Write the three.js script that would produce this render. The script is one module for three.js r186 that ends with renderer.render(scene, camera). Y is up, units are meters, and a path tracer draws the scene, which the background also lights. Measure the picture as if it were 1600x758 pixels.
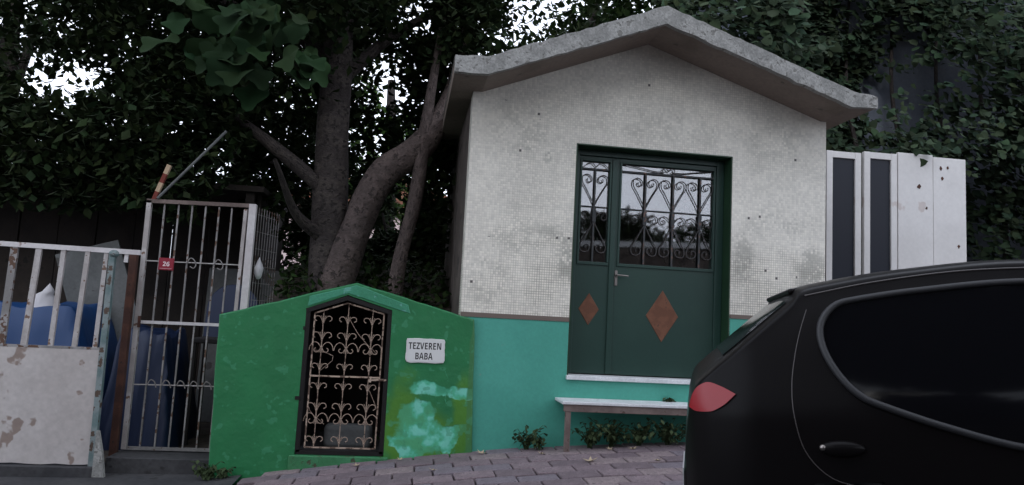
import * as THREE from 'three';
import { RoundedBoxGeometry } from 'three/addons/geometries/RoundedBoxGeometry.js';
import { mergeGeometries, mergeVertices, toCreasedNormals } from 'three/addons/utils/BufferGeometryUtils.js';

// ------------------------------------------------------------------ camera, sky, sun, exposure
const scene = new THREE.Scene();
const camera = new THREE.PerspectiveCamera(36.32, 1024 / 485, 0.05, 400);
camera.position.set(0, 1.25, 0);
camera.rotation.order = 'YXZ';
camera.rotation.set(THREE.MathUtils.degToRad(6), THREE.MathUtils.degToRad(-8), THREE.MathUtils.degToRad(3));
camera.updateMatrixWorld();
const renderer = new THREE.WebGLRenderer({ antialias: true });
renderer.setSize(1024, 485);
renderer.toneMapping = THREE.LinearToneMapping;
renderer.toneMappingExposure = 1.33;
renderer.shadowMap.enabled = true;

function rng(seed) { let a = seed >>> 0; return () => { a = (a + 0x6D2B79F5) | 0; let t = Math.imul(a ^ (a >>> 15), 1 | a); t = (t + Math.imul(t ^ (t >>> 7), 61 | t)) ^ t; return ((t ^ (t >>> 14)) >>> 0) / 4294967296; }; }
function hash2(i, j) { let h = Math.imul(i, 374761393) + Math.imul(j, 668265263); h = Math.imul(h ^ (h >>> 13), 1274126177); return ((h ^ (h >>> 16)) >>> 0) / 4294967296; }
function vnoise(x, y) {
  const i = Math.floor(x), j = Math.floor(y), fx = x - i, fy = y - j;
  const u = fx * fx * (3 - 2 * fx), v = fy * fy * (3 - 2 * fy);
  const a = hash2(i, j), b = hash2(i + 1, j), c = hash2(i, j + 1), d = hash2(i + 1, j + 1);
  return a + (b - a) * u + (c - a) * v + (a - b - c + d) * u * v;
}
function fbm(x, y, o = 4) { let s = 0, a = 0.5, n = 0; for (let k = 0; k < o; k++) { s += a * vnoise(x, y); n += a; a *= 0.5; x = x * 2.03 + 17.3; y = y * 2.03 + 9.1; } return s / n; }
const clamp = (x, a = 0, b = 1) => Math.min(b, Math.max(a, x));
const sstep = (a, b, x) => { const t = clamp((x - a) / (b - a)); return t * t * (3 - 2 * t); };
const lerp = (a, b, t) => a + (b - a) * t;

// dusk sky: high thin overcast, pale blue, almost even
{
  const W = 256, H = 128, d = new Float32Array(W * H * 4);
  for (let j = 0; j < H; j++) for (let i = 0; i < W; i++) {
    const el = (j / (H - 1) - 0.5) * Math.PI;
    const wrap = i < W / 2 ? i : W - i;
    const c = 0.92 + 0.16 * fbm(wrap * 0.06, j * 0.12 + 3, 3);
    const up = sstep(-0.05, 0.02, el);
    const hz = 1 + 0.12 * (1 - sstep(0.0, 0.7, el));
    const L = 1.35 * c * hz * (up * 0.97 + 0.03);
    d[(j * W + i) * 4] = 0.885 * L; d[(j * W + i) * 4 + 1] = 0.95 * L; d[(j * W + i) * 4 + 2] = 1.10 * L; d[(j * W + i) * 4 + 3] = 1;
  }
  const t = new THREE.DataTexture(d, W, H, THREE.RGBAFormat, THREE.FloatType);
  t.mapping = THREE.EquirectangularReflectionMapping; t.magFilter = THREE.LinearFilter; t.minFilter = THREE.LinearFilter; t.needsUpdate = true;
  scene.background = t; scene.environment = t;
}
const sun = new THREE.DirectionalLight(new THREE.Color(1, 0.95, 0.88), 0.5);
sun.position.set(-2.5, 7.5, 9); sun.target.position.set(1, 1, -6);
sun.castShadow = true; sun.shadow.radius = 40; sun.shadow.mapSize.set(2048, 2048);
Object.assign(sun.shadow.camera, { left: -14, right: 14, top: 14, bottom: -14, near: 0.5, far: 60 });
scene.add(sun, sun.target);

// ------------------------------------------------------------------ helpers
const taken = new Map();
function numbered(n) { const k = taken.get(n) || 0; taken.set(n, k + 1); return k ? n + '_' + String(k).padStart(3, '0') : n; }
const WP = new Map();                                    // world position of each node that may be a parent
function thing(name, label, category, p = [0, 0, 0], group) {
  const o = new THREE.Group(); o.name = numbered(name); o.position.set(...p); scene.add(o);
  o.userData = { label, category }; if (group) o.userData.group = group;
  WP.set(o, new THREE.Vector3(...p)); return o;
}
function part(name, geo, mat, parent, p = [0, 0, 0], rot) {
  const m = new THREE.Mesh(geo, mat); m.name = name; m.castShadow = m.receiveShadow = true;
  const w = new THREE.Vector3(...p); WP.set(m, w);
  m.position.copy(w).sub(WP.get(parent) || new THREE.Vector3()); if (rot) m.rotation.set(...rot);
  parent.add(m); return m;
}
function struct(name, geo, mat) {
  const m = new THREE.Mesh(geo, mat); m.name = name; m.castShadow = m.receiveShadow = true; m.userData.kind = 'structure';
  WP.set(m, new THREE.Vector3()); scene.add(m); return m;
}
function solo(name, geo, mat, label, category, p = [0, 0, 0], rot, group) {
  const m = new THREE.Mesh(geo, mat); m.name = numbered(name); m.castShadow = m.receiveShadow = true;
  m.position.set(...p); if (rot) m.rotation.set(...rot); m.userData = { label, category }; if (group) m.userData.group = group;
  WP.set(m, new THREE.Vector3(...p)); scene.add(m); return m;
}
const B = (x0, x1, y0, y1, z0, z1, r = 0) => {
  const w = x1 - x0, h = y1 - y0, d = z1 - z0;
  const g = r ? new RoundedBoxGeometry(w, h, d, 2, r) : new THREE.BoxGeometry(w, h, d);
  g.translate((x0 + x1) / 2, (y0 + y1) / 2, (z0 + z1) / 2); return boxUV(g);
};
function boxUV(g, s = 1) {                                // uv in metres from the dominant side of each face
  const q = g.index ? g.toNonIndexed() : g; const p = q.attributes.position, n = p.count, uv = new Float32Array(n * 2);
  const a = new THREE.Vector3(), b = new THREE.Vector3(), c = new THREE.Vector3(), e = new THREE.Vector3();
  for (let i = 0; i < n; i += 3) {
    a.fromBufferAttribute(p, i); b.fromBufferAttribute(p, i + 1); c.fromBufferAttribute(p, i + 2);
    e.copy(b).sub(a).cross(c.clone().sub(a));
    const ax = Math.abs(e.x), ay = Math.abs(e.y), az = Math.abs(e.z);
    [a, b, c].forEach((v, k) => { const o = (i + k) * 2; if (az >= ax && az >= ay) { uv[o] = v.x * s; uv[o + 1] = v.y * s; } else if (ay >= ax) { uv[o] = v.x * s; uv[o + 1] = v.z * s; } else { uv[o] = v.z * s; uv[o + 1] = v.y * s; } });
  }
  q.setAttribute('uv', new THREE.BufferAttribute(uv, 2)); return q;
}
const merge = (l) => mergeGeometries(l.map((g) => { const q = g.index ? g.toNonIndexed() : g.clone(); for (const k of Object.keys(q.attributes)) if (!['position', 'normal', 'uv'].includes(k)) q.deleteAttribute(k); return q; }));
const V = (x, y, z = 0) => new THREE.Vector3(x, y, z);
function tube(pts, r, seg = 16, rad = 6, closed = false) { return new THREE.TubeGeometry(new THREE.CatmullRomCurve3(pts.map((p) => (p.isVector3 ? p : V(...p))), closed, 'centripetal'), seg, r, rad, closed); }
function bar(a, b, w, d = w) {                            // square bar between two points
  const A = V(...a), Bv = V(...b), L = A.distanceTo(Bv); const g = new THREE.BoxGeometry(w, L, d);
  const q = new THREE.Quaternion().setFromUnitVectors(V(0, 1, 0), Bv.clone().sub(A).normalize());
  g.applyQuaternion(q); const m = A.add(Bv).multiplyScalar(0.5); g.translate(m.x, m.y, m.z); return boxUV(g);
}
function limbGeo(pts, radii, rad = 9, seed = 1, rough = 0.08) {   // tapered limb with uneven bark
  const c = new THREE.CatmullRomCurve3(pts.map((p) => V(...p))), n = pts.length * 7, P = [], U = [], I = [];
  const fr = c.computeFrenetFrames(n, false);
  for (let i = 0; i <= n; i++) {
    const t = i / n, p = c.getPointAt(t), k = c.getUtoTmapping(t) * (radii.length - 1), a = Math.min(radii.length - 2, Math.floor(k)), r = lerp(radii[a], radii[a + 1], k - a);
    for (let j = 0; j <= rad; j++) {
      const th = (j % rad) / rad * Math.PI * 2, rr = r * (1 + rough * (fbm(seed * 7 + Math.cos(th) * 1.3 + i * 0.11, Math.sin(th) * 1.3 + i * 0.13, 2) - 0.5) * 4);
      const v = p.clone().addScaledVector(fr.normals[i], Math.cos(th) * rr).addScaledVector(fr.binormals[i], Math.sin(th) * rr);
      P.push(v.x, v.y, v.z); U.push(j / rad * 0.8, t * c.getLength());
    }
  }
  for (let i = 0; i < n; i++) for (let j = 0; j < rad; j++) { const a = i * (rad + 1) + j, b = a + rad + 1; I.push(a, a + 1, b, b, a + 1, b + 1); }
  const g = new THREE.BufferGeometry(); g.setAttribute('position', new THREE.Float32BufferAttribute(P, 3)); g.setAttribute('uv', new THREE.Float32BufferAttribute(U, 2)); g.setIndex(I); g.computeVertexNormals(); return g;
}
function extr(pts, z0, z1, holes = []) {
  const s = new THREE.Shape(pts.map((p) => new THREE.Vector2(...p))); for (const h of holes) s.holes.push(new THREE.Path(h.map((p) => new THREE.Vector2(...p))));
  const g = new THREE.ExtrudeGeometry(s, { depth: z1 - z0, bevelEnabled: false }); g.translate(0, 0, z0); return boxUV(g);
}
// textures: f(u, v) gives linear r,g,b (u right, v up, both 0..1)
const toS = (x) => { x = clamp(x); return Math.round(255 * (x <= 0.0031308 ? 12.92 * x : 1.055 * Math.pow(x, 1 / 2.4) - 0.055)); };
function tex(w, h, f, data = false) {
  const d = new Uint8Array(w * h * 4), o = [0, 0, 0];
  for (let j = 0; j < h; j++) for (let i = 0; i < w; i++) { f((i + 0.5) / w, (j + 0.5) / h, o, i, j); const k = (j * w + i) * 4; for (let c = 0; c < 3; c++) d[k + c] = data ? Math.round(255 * clamp(o[c])) : toS(o[c]); d[k + 3] = 255; }
  const t = new THREE.DataTexture(d, w, h); t.magFilter = THREE.LinearFilter; t.minFilter = THREE.LinearMipmapLinearFilter; t.generateMipmaps = true; t.wrapS = t.wrapT = THREE.RepeatWrapping;
  if (!data) t.colorSpace = THREE.SRGBColorSpace; t.needsUpdate = true; return t;
}
function tnoise(u, v, n, o = 4, s = 0) {                  // tileable fbm
  let t = 0, a = 0.5, k = 0; for (let q = 0; q < o; q++) { const N = n * (1 << q), x = u * N, y = v * N, i = Math.floor(x), j = Math.floor(y), fx = x - i, fy = y - j, U = fx * fx * (3 - 2 * fx), W = fy * fy * (3 - 2 * fy), m = (z) => ((z % N) + N) % N; const A = hash2(m(i) + s, m(j) + q * 31), Bq = hash2(m(i + 1) + s, m(j) + q * 31), C = hash2(m(i) + s, m(j + 1) + q * 31), D = hash2(m(i + 1) + s, m(j + 1) + q * 31); t += a * (A + (Bq - A) * U + (C - A) * W + (A - Bq - C + D) * U * W); k += a; a *= 0.5; } return t / k;
}
function std(o) { const { color: c, ...q } = o; const m = new THREE.MeshStandardMaterial({ roughness: 0.85, side: THREE.DoubleSide, ...q }); if (c) m.color.setRGB(...c); return m; }
function phys(o) { const { color: c, ...q } = o; const m = new THREE.MeshPhysicalMaterial({ side: THREE.DoubleSide, ...q }); if (c) m.color.setRGB(...c); return m; }
// mottled paint / plaster / metal: two colours mixed by noise with specks of a third
function mottled(c1, c2, c3, { n = 4, lim = 0.68, seed = 0, size = 512, bump = 0.004, rough = 0.85, fine = 0.12, rep = 1, metal = 0 } = {}) {
  const map = tex(size, size, (u, v, o) => {
    const a = tnoise(u, v, n, 5, seed), b = tnoise(u, v, n * 3, 4, seed + 77), g = 1 + fine * (tnoise(u, v, 64, 2, seed + 5) - 0.5) * 2;
    const k = sstep(0.35, 0.65, a), s = sstep(lim, lim + 0.05, b * 0.7 + a * 0.3);
    for (let c = 0; c < 3; c++) o[c] = lerp(lerp(c1[c], c2[c], k), c3[c], s) * g;
  });
  const bm = tex(size, size, (u, v, o) => { const b = tnoise(u, v, n * 3, 4, seed + 77), a = tnoise(u, v, n, 5, seed); o[0] = o[1] = o[2] = 0.35 * tnoise(u, v, 48, 3, seed + 5) + 0.5 * a + 0.15 - 0.3 * sstep(lim, lim + 0.05, b * 0.7 + a * 0.3); }, true);
  map.repeat.set(rep, rep); bm.repeat.set(rep, rep);
  return std({ map, bumpMap: bm, bumpScale: bump, roughness: rough, metalness: metal });
}
console.log('helpers ready');

// ------------------------------------------------------------------ materials
const M = {};
M.roadMat = mottled([0.035, 0.035, 0.038], [0.05, 0.05, 0.052], [0.02, 0.02, 0.02], { n: 6, rep: 0.5, bump: 0.006, fine: 0.5, seed: 3 });
M.concreteDark = mottled([0.03, 0.03, 0.033], [0.045, 0.044, 0.046], [0.02, 0.019, 0.019], { n: 5, rep: 0.6, bump: 0.006, fine: 0.3, seed: 9 });
M.concrete = mottled([0.235, 0.232, 0.218], [0.315, 0.31, 0.292], [0.185, 0.18, 0.165], { n: 7, rep: 1.3, bump: 0.009, fine: 0.3, seed: 12, lim: 0.63 });
M.soffit = mottled([0.16, 0.125, 0.10], [0.22, 0.175, 0.145], [0.12, 0.10, 0.085], { n: 3, rep: 0.7, bump: 0.004, seed: 15 });
M.darkenedPlaster = mottled([0.085, 0.067, 0.058], [0.12, 0.096, 0.083], [0.05, 0.04, 0.035], { n: 4, rep: 0.6, bump: 0.006, seed: 18, lim: 0.6 });  // brown plaster darkened: tree shade on the side wall is put into its colour
M.soil = mottled([0.035, 0.026, 0.02], [0.055, 0.042, 0.032], [0.02, 0.018, 0.012], { n: 6, rep: 0.5, bump: 0.03, fine: 0.5, seed: 21 });
M.teal = mottled([0.062, 0.32, 0.245], [0.072, 0.35, 0.27], [0.15, 0.30, 0.245], { n: 3, rep: 0.8, bump: 0.002, fine: 0.06, seed: 24, lim: 0.74, rough: 0.6 });
M.whitePaint = mottled([0.54, 0.50, 0.50], [0.62, 0.59, 0.59], [0.22, 0.13, 0.09], { n: 5, rep: 0.9, bump: 0.001, fine: 0.08, seed: 27, lim: 0.69, rough: 0.6 });
M.whiteBar = mottled([0.36, 0.325, 0.31], [0.46, 0.43, 0.42], [0.17, 0.10, 0.07], { n: 6, rep: 1.6, bump: 0.001, fine: 0.1, seed: 29, lim: 0.66, rough: 0.6 });
M.greyBar = mottled([0.20, 0.19, 0.185], [0.30, 0.285, 0.28], [0.10, 0.05, 0.03], { n: 6, rep: 1.6, bump: 0.001, fine: 0.1, seed: 31, lim: 0.58, rough: 0.65 });
M.tealPost = mottled([0.10, 0.16, 0.16], [0.20, 0.24, 0.24], [0.08, 0.05, 0.035], { n: 5, rep: 1.5, bump: 0.001, seed: 33, lim: 0.6, rough: 0.6 });
M.rust = mottled([0.055, 0.022, 0.015], [0.09, 0.036, 0.022], [0.03, 0.018, 0.015], { n: 6, rep: 1.5, bump: 0.002, seed: 36, rough: 0.9 });
M.doorGreen = mottled([0.014, 0.042, 0.032], [0.017, 0.048, 0.036], [0.024, 0.04, 0.031], { n: 3, rep: 0.8, bump: 0.0008, fine: 0.05, seed: 39, lim: 0.76, rough: 0.42 });
M.revealGreen = mottled([0.010, 0.036, 0.015], [0.013, 0.045, 0.019], [0.008, 0.025, 0.012], { n: 4, rep: 0.8, bump: 0.001, seed: 41, rough: 0.5 });
M.rustDiamond = mottled([0.13, 0.05, 0.025], [0.165, 0.066, 0.034], [0.09, 0.04, 0.023], { n: 5, rep: 3, bump: 0.001, seed: 44, rough: 0.75 });
M.grilleIron = mottled([0.03, 0.034, 0.036], [0.05, 0.05, 0.05], [0.13, 0.07, 0.05], { n: 6, rep: 2.5, bump: 0.001, seed: 47, lim: 0.6, rough: 0.5 });
M.blackIron = std({ color: [0.012, 0.011, 0.011], roughness: 0.42, metalness: 0.2 });
M.bronze = mottled([0.34, 0.25, 0.19], [0.48, 0.37, 0.29], [0.12, 0.08, 0.06], { n: 4, rep: 3, bump: 0.0006, seed: 48, lim: 0.55, rough: 0.5, metal: 0.2 });
M.trim = std({ color: [0.16, 0.125, 0.105], roughness: 0.9 });
M.sill = mottled([0.62, 0.63, 0.64], [0.71, 0.72, 0.73], [0.45, 0.42, 0.42], { n: 6, rep: 1.5, bump: 0.001, seed: 50, lim: 0.7, rough: 0.5 });
M.benchEdge = mottled([0.13, 0.095, 0.085], [0.18, 0.135, 0.12], [0.08, 0.05, 0.04], { n: 6, rep: 1.4, bump: 0.002, seed: 52 });
M.chrome = std({ color: [0.3, 0.27, 0.25], roughness: 0.4, metalness: 1 });
M.glass = phys({ color: [1, 1, 1], roughness: 0.03, transmission: 1, thickness: 0, ior: 2.1, metalness: 0 });
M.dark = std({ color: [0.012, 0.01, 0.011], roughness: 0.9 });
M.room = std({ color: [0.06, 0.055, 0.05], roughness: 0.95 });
M.bark = mottled([0.075, 0.055, 0.05], [0.115, 0.085, 0.077], [0.045, 0.033, 0.03], { n: 8, rep: 1.4, bump: 0.03, fine: 0.3, seed: 55, lim: 0.58 });
M.barkDark = mottled([0.035, 0.027, 0.025], [0.06, 0.048, 0.042], [0.02, 0.015, 0.014], { n: 8, rep: 1.4, bump: 0.03, fine: 0.3, seed: 57, lim: 0.58 });
const leafMat = (r, g, b, t = 0.22) => phys({ color: [r, g, b], roughness: 0.85, transmission: t, thickness: 0, ior: 1.3, specularIntensity: 0.3 });
M.leafDark = leafMat(0.019, 0.033, 0.014, 0.12);
M.leafMid = leafMat(0.028, 0.054, 0.018);
M.leafBig = leafMat(0.015, 0.034, 0.014, 0.06);
M.leafIvy = leafMat(0.03, 0.05, 0.03, 0.1);
M.leafWeed = leafMat(0.06, 0.085, 0.04, 0.2);
M.dryLeaf = std({ color: [0.42, 0.33, 0.22], roughness: 0.8 });
M.wallBlue = mottled([0.10, 0.115, 0.145], [0.125, 0.14, 0.17], [0.07, 0.08, 0.10], { n: 4, rep: 0.5, bump: 0.004, seed: 60 });
M.wallPink = mottled([0.62, 0.48, 0.47], [0.70, 0.56, 0.54], [0.5, 0.4, 0.38], { n: 4, rep: 0.5, bump: 0.004, seed: 63 });
M.roofTile = mottled([0.20, 0.08, 0.05], [0.28, 0.12, 0.075], [0.13, 0.06, 0.04], { n: 6, rep: 1, bump: 0.01, seed: 66 });
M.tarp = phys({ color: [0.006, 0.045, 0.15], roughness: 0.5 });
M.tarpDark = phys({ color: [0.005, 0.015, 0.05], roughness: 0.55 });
M.bag = phys({ color: [0.62, 0.60, 0.62], roughness: 0.5, transmission: 0.25, thickness: 0 });
M.board = mottled([0.10, 0.105, 0.105], [0.13, 0.135, 0.135], [0.07, 0.068, 0.065], { n: 4, rep: 0.8, bump: 0.002, seed: 69 });
M.wood = mottled([0.22, 0.17, 0.13], [0.30, 0.24, 0.19], [0.12, 0.09, 0.07], { n: 6, rep: 1.5, bump: 0.003, seed: 72 });
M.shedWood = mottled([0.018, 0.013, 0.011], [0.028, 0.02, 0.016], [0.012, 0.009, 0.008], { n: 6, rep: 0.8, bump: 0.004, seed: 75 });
console.log('materials ready');

// mosaic facade: 22 mm glass tiles, weathered, some fallen off, dark grime with an outline of its own
const FX0 = 0.45, FY0 = 0.9, FS = 3.52;
{
  const N = 2048, pit = 1 / 160;
  const stain = (u, v) => {
    const x = FX0 + u * FS, y = FY0 + v * FS;
    let s = 0;
    const spot = (cx, cy, rx, ry, a) => { const d = Math.hypot((x - cx) / rx, (y - cy) / ry); s = Math.max(s, a * (1 - sstep(0.3, 1, d))); };
    spot(1.42, 1.85, 0.16, 0.42, 1); spot(1.3, 2.05, 0.3, 0.12, 0.7); spot(0.95, 2.0, 0.4, 0.25, 0.5); spot(3.78, 1.8, 0.22, 0.5, 1); spot(3.1, 1.95, 0.16, 0.35, 0.9); spot(3.4, 2.3, 0.5, 0.2, 0.4);
    spot(0.7, 1.6, 0.25, 0.4, 0.55); spot(1.2, 2.75, 0.06, 0.1, 0.8); spot(1.02, 2.8, 0.05, 0.06, 0.8); spot(2.3, 3.1, 0.9, 0.25, 0.35); spot(3.4, 3.1, 0.4, 0.3, 0.4); spot(0.95, 3.0, 0.35, 0.4, 0.45);
    return s;
  };
  const map = tex(N, N, (u, v, o) => {
    const iu = Math.floor(u / pit), iv = Math.floor(v / pit), fu = u / pit - iu, fv = v / pit - iv;
    const g = Math.min(fu, 1 - fu, fv, 1 - fv) < 0.1 ? 1 : 0;
    const big = fbm(u * 7, v * 7, 4), mid = fbm(u * 30 + 5, v * 30, 3), h = hash2(iu + 900, iv), h2 = hash2(iu, iv + 700);
    let val = 0.72 + 0.24 * (big - 0.5) + 0.10 * (mid - 0.5) + 0.13 * (h - 0.5);
    let r = val * 1.045, gg = val * 0.995, b = val * 0.88;
    const patch = sstep(0.46, 0.62, fbm(u * 5 + 3, v * 5 + 8, 3) + 0.12 * sstep(0.35, 0.5, v));       // smeared whitewash hides the joints in patches
    const low = 1 - sstep(0.30, 0.42, v + 0.12 * (big - 0.5)), dirty = sstep(0.45, 0.62, fbm(u * 14 + 2, v * 30, 3)) * low;
    const jo = g * (1 - 0.8 * patch) * (0.55 + 0.45 * low + 0.7 * dirty);
    r *= 1 - 0.30 * jo; gg *= 1 - 0.31 * jo; b *= 1 - 0.33 * jo;
    const st = stain(u, v), gr = sstep(0.42, 0.66, fbm(u * 26, v * 26 + 4, 4) * 0.65 + h2 * 0.35 + st * 0.2 - 0.08) * (0.10 + 0.9 * st);
    r = lerp(r, 0.2, gr * 0.5); gg = lerp(gg, 0.2, gr * 0.5); b = lerp(b, 0.17, gr * 0.5);
    if (h2 > 0.9993 - 0.012 * st && vnoise(u * 40, v * 40) > 0.5) { r = 0.11; gg = 0.10; b = 0.09; }
    o[0] = r; o[1] = gg; o[2] = b;
  });
  const bm = tex(N, N, (u, v, o) => {
    const iu = Math.floor(u / pit), iv = Math.floor(v / pit), fu = u / pit - iu, fv = v / pit - iv, e = Math.min(fu, 1 - fu, fv, 1 - fv), h = hash2(iu, iv + 700);
    const patch = sstep(0.52, 0.62, fbm(u * 5 + 3, v * 5 + 8, 3));
    o[0] = o[1] = o[2] = 0.55 * sstep(0.04, 0.16, e) * (1 - 0.5 * patch) + 0.25 * hash2(iu + 900, iv) + 0.2 * fbm(u * 12, v * 12, 2) - (h > 0.9965 ? 0.3 : 0);
  }, true);
  M.mosaic = std({ map, bumpMap: bm, bumpScale: 0.0025, roughness: 0.5 });
}
// painted shrine front: green with older turquoise showing where the paint has flaked, and a lime patch
const SX0 = -1.6, SY0 = -0.4, SS = 2.4;
{
  const f = (u, v) => {
    const x = SX0 + u * SS, y = SY0 + v * SS;
    const n = fbm(x * 5, y * 5 + 7, 5), n2 = fbm(x * 11 + 3, y * 11, 4);
    const inT = (cx, cy, rx, ry) => 1 - Math.hypot((x - cx) / rx, (y - cy) / ry);
    const t = Math.max(inT(0.22, 0.42, 0.21, 0.14), inT(0.17, 0.22, 0.16, 0.15), inT(0.45, 0.25, 0.13, 0.16), inT(0.33, 0.62, 0.26, 0.07), inT(0.28, 0.3, 0.25, 0.2) * 0.7);
    const crack = Math.abs(x - 0.40 - 0.12 * (fbm(y * 4, 2, 3) - 0.4) - 0.08 * (n2 - 0.5)) < 0.010 * (n - 0.32) && fbm(x * 8 + 40, y * 8, 2) > 0.42 && y > 0.3 && y < 0.98 ? 1 : 0;
    const tur = Math.max(sstep(0.0, 0.2, t * 0.85 + (n - 0.5) * 2.4 - 0.02)*(0.55+0.45*sstep(0.35,0.6,n2)) * (t > -0.5 ? 1 : 0), crack);
    const l = Math.max(inT(0.05, 0.3, 0.2, 0.42), inT(0.55, 0.35, 0.12, 0.45), inT(0.3, 0.25, 0.4, 0.3) * 0.8);
    const lime = sstep(-0.1, 0.45, l + (n - 0.5) * 0.9);
    const edge = sstep(0.585, 0.6, x + 0.05 * (n - 0.5));
    return [tur, lime, edge, n, n2];
  };
  const map = tex(1024, 1024, (u, v, o) => {
    const [tur, lime, edge, n, n2] = f(u, v), g = 1 + 0.28 * (n - 0.5) + 0.12 * (n2 - 0.5);
    const blue = sstep(0.5, 0.7, n2);
    const base = [0.014 * g, 0.165 * g, 0.055 * g], li = [0.062 * g, 0.205 * g, 0.022 * g], tq = [lerp(0.07, 0.16, blue), lerp(0.42, 0.55, blue), lerp(0.25, 0.42, blue)];
    const chip = sstep(0.70, 0.73, fbm(u * 40, v * 40 + 30, 3)) * 0.5;
    for (let c = 0; c < 3; c++) { let k = lerp(base[c], li[c], lime); k = lerp(k, tq[c] * (0.85 + 0.3 * n), tur); k = lerp(k, [0.05, 0.17, 0.06][c], edge * 0.7); o[c] = lerp(k, [0.05, 0.26, 0.13][c], chip); }
  });
  const bm = tex(1024, 1024, (u, v, o) => { const [tur, , , n, n2] = f(u, v); o[0] = o[1] = o[2] = 0.5 * fbm(u * 9, v * 9, 3) + 0.3 * n2 + 0.15 * fbm(u * 90, v * 90, 2) - 0.18 * tur + 0.1; }, true);
  M.shrineGreen = std({ map, bumpMap: bm, bumpScale: 0.012, roughness: 0.55 });
}
M.shrineBand = mottled([0.035, 0.225, 0.12], [0.045, 0.26, 0.15], [0.10, 0.33, 0.25], { n: 5, rep: 1.2, bump: 0.006, seed: 80, lim: 0.6, rough: 0.6 });
M.shrineTop = mottled([0.03, 0.16, 0.06], [0.04, 0.19, 0.08], [0.05, 0.06, 0.03], { n: 5, rep: 1.2, bump: 0.008, seed: 83, lim: 0.6, rough: 0.7 });
function reuv(g, x0, y0, s) { const uv = g.attributes.uv; for (let i = 0; i < uv.count; i++) uv.setXY(i, (uv.getX(i) - x0) / s, (uv.getY(i) - y0) / s); return g; }
console.log('facade textures ready');

// ------------------------------------------------------------------ ground
const GP = [[-60, -0.5], [-8, -0.25], [-3, -0.17], [-1.5, -0.155], [-0.8, -0.06], [0.0, 0.04], [0.64, 0.115], [1.46, 0.185], [2.7, 0.255], [6, 0.42], [12, 0.66], [60, 0.9]];
function gx(x) { let k = 0; while (k < GP.length - 2 && x > GP[k + 1][0]) k++; const t = clamp((x - GP[k][0]) / (GP[k + 1][0] - GP[k][0])); return lerp(GP[k][1], GP[k + 1][1], t); }
const gy = (x, z) => gx(x) - 0.012 * Math.max(0, z + 6.5);
function terrain(x, z) {
  const n = 0.12 * (fbm(x * 0.8, z * 0.8, 3) - 0.5);
  if (z > -6.62) return gy(x, z) - (z > -4.55 ? 0.13 : 0.085);
  const back = sstep(-8, -16, z);
  if (x < -1.38) return z > -9.4 ? -0.07 + n * 0.1 : lerp(-0.07, 1.9, sstep(-9.4, -13, z)) + n;
  if (x > 0.58 && x < 3.85 && z > -9.75) return 0.08;
  if (x < 0.59 && z > -7.72) return -0.2;
  if (x < 0.59) return lerp(1.12, 1.75, sstep(-6.7, -9.5, z)) + n + back * 0.6;
  return (z > -7.16 ? gy(x, -6.5) - 0.03 : 1.2 + n * 0.4) + back * 1.4;
}
{
  const xs = new Set(), zs = new Set();
  for (let x = -12; x <= 14; x += 0.35) xs.add(+x.toFixed(3)); for (const x of [-130, -80, -40, -24, -16, 18, 26, 40, 80, 130, -1.44, -1.37, 0.55, 0.60, 3.82, 3.88]) xs.add(x);
  for (let z = -18; z <= 6; z += 0.35) zs.add(+z.toFixed(3)); for (const z of [-130, -80, -40, -26, 9, 14, 30, 80, 130, -6.66, -6.6, -9.72, -9.78, -7.13, -7.19, -7.69, -7.75, -4.52, -4.57]) zs.add(z);
  const X = [...xs].sort((a, b) => a - b), Z = [...zs].sort((a, b) => a - b), P = [], U = [], I = [];
  for (const z of Z) for (const x of X) { P.push(x, terrain(x, z), z); U.push(x, z); }
  for (let j = 0; j < Z.length - 1; j++) for (let i = 0; i < X.length - 1; i++) { const a = j * X.length + i, b = a + X.length; I.push(a, b, a + 1, a + 1, b, b + 1); }
  const g = new THREE.BufferGeometry(); g.setAttribute('position', new THREE.Float32BufferAttribute(P, 3)); g.setAttribute('uv', new THREE.Float32BufferAttribute(U, 2)); g.setIndex(I); g.computeVertexNormals();
  struct('ground', g, M.soil);
}
function sheet(x0, x1, z0, z1, dy, nx, nz) {
  const P = [], U = [], I = []; for (let j = 0; j <= nz; j++) for (let i = 0; i <= nx; i++) { const x = lerp(x0, x1, i / nx), z = lerp(z0, z1, j / nz); P.push(x, gy(x, z) + dy, z); U.push(x, z); }
  for (let j = 0; j < nz; j++) for (let i = 0; i < nx; i++) { const a = j * (nx + 1) + i, b = a + nx + 1; I.push(a, b, a + 1, a + 1, b, b + 1); }
  const g = new THREE.BufferGeometry(); g.setAttribute('position', new THREE.Float32BufferAttribute(P, 3)); g.setAttribute('uv', new THREE.Float32BufferAttribute(U, 2)); g.setIndex(I); g.computeVertexNormals(); return g;
}
struct('road', sheet(-40, 40, -4.45, 3.2, -0.115, 120, 6), M.roadMat);
struct('gate_threshold', B(-2.33, -1.44, -0.25, -0.035, -7.05, -6.6, 0.008), M.concreteDark); struct('fence_footing', B(-9, -2.331, -0.25, -0.085, -6.75, -6.44, 0.01), M.concreteDark);
struct('driveway', sheet(-9, -1.22, -6.6, -4.5, 0.0, 40, 6), M.concreteDark);
{ // kerb
  const l = []; for (let x = -9; x < 14; x += 1.0) { const g = B(-0.497, 0.497, -0.14, 0.0, -0.075, 0.075, 0.015); g.rotateZ(Math.atan(gx(x + 1) - gx(x))); g.translate(x + 0.5, gy(x + 0.5, -4.5) + 0.004, -4.5); l.push(g); }
  const k = new THREE.Group(); k.name = 'kerb'; k.userData.kind = 'structure'; scene.add(k); WP.set(k, V(0, 0, 0)); for (const g of l) part('kerb_stone', g, M.concrete, k);
}
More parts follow.
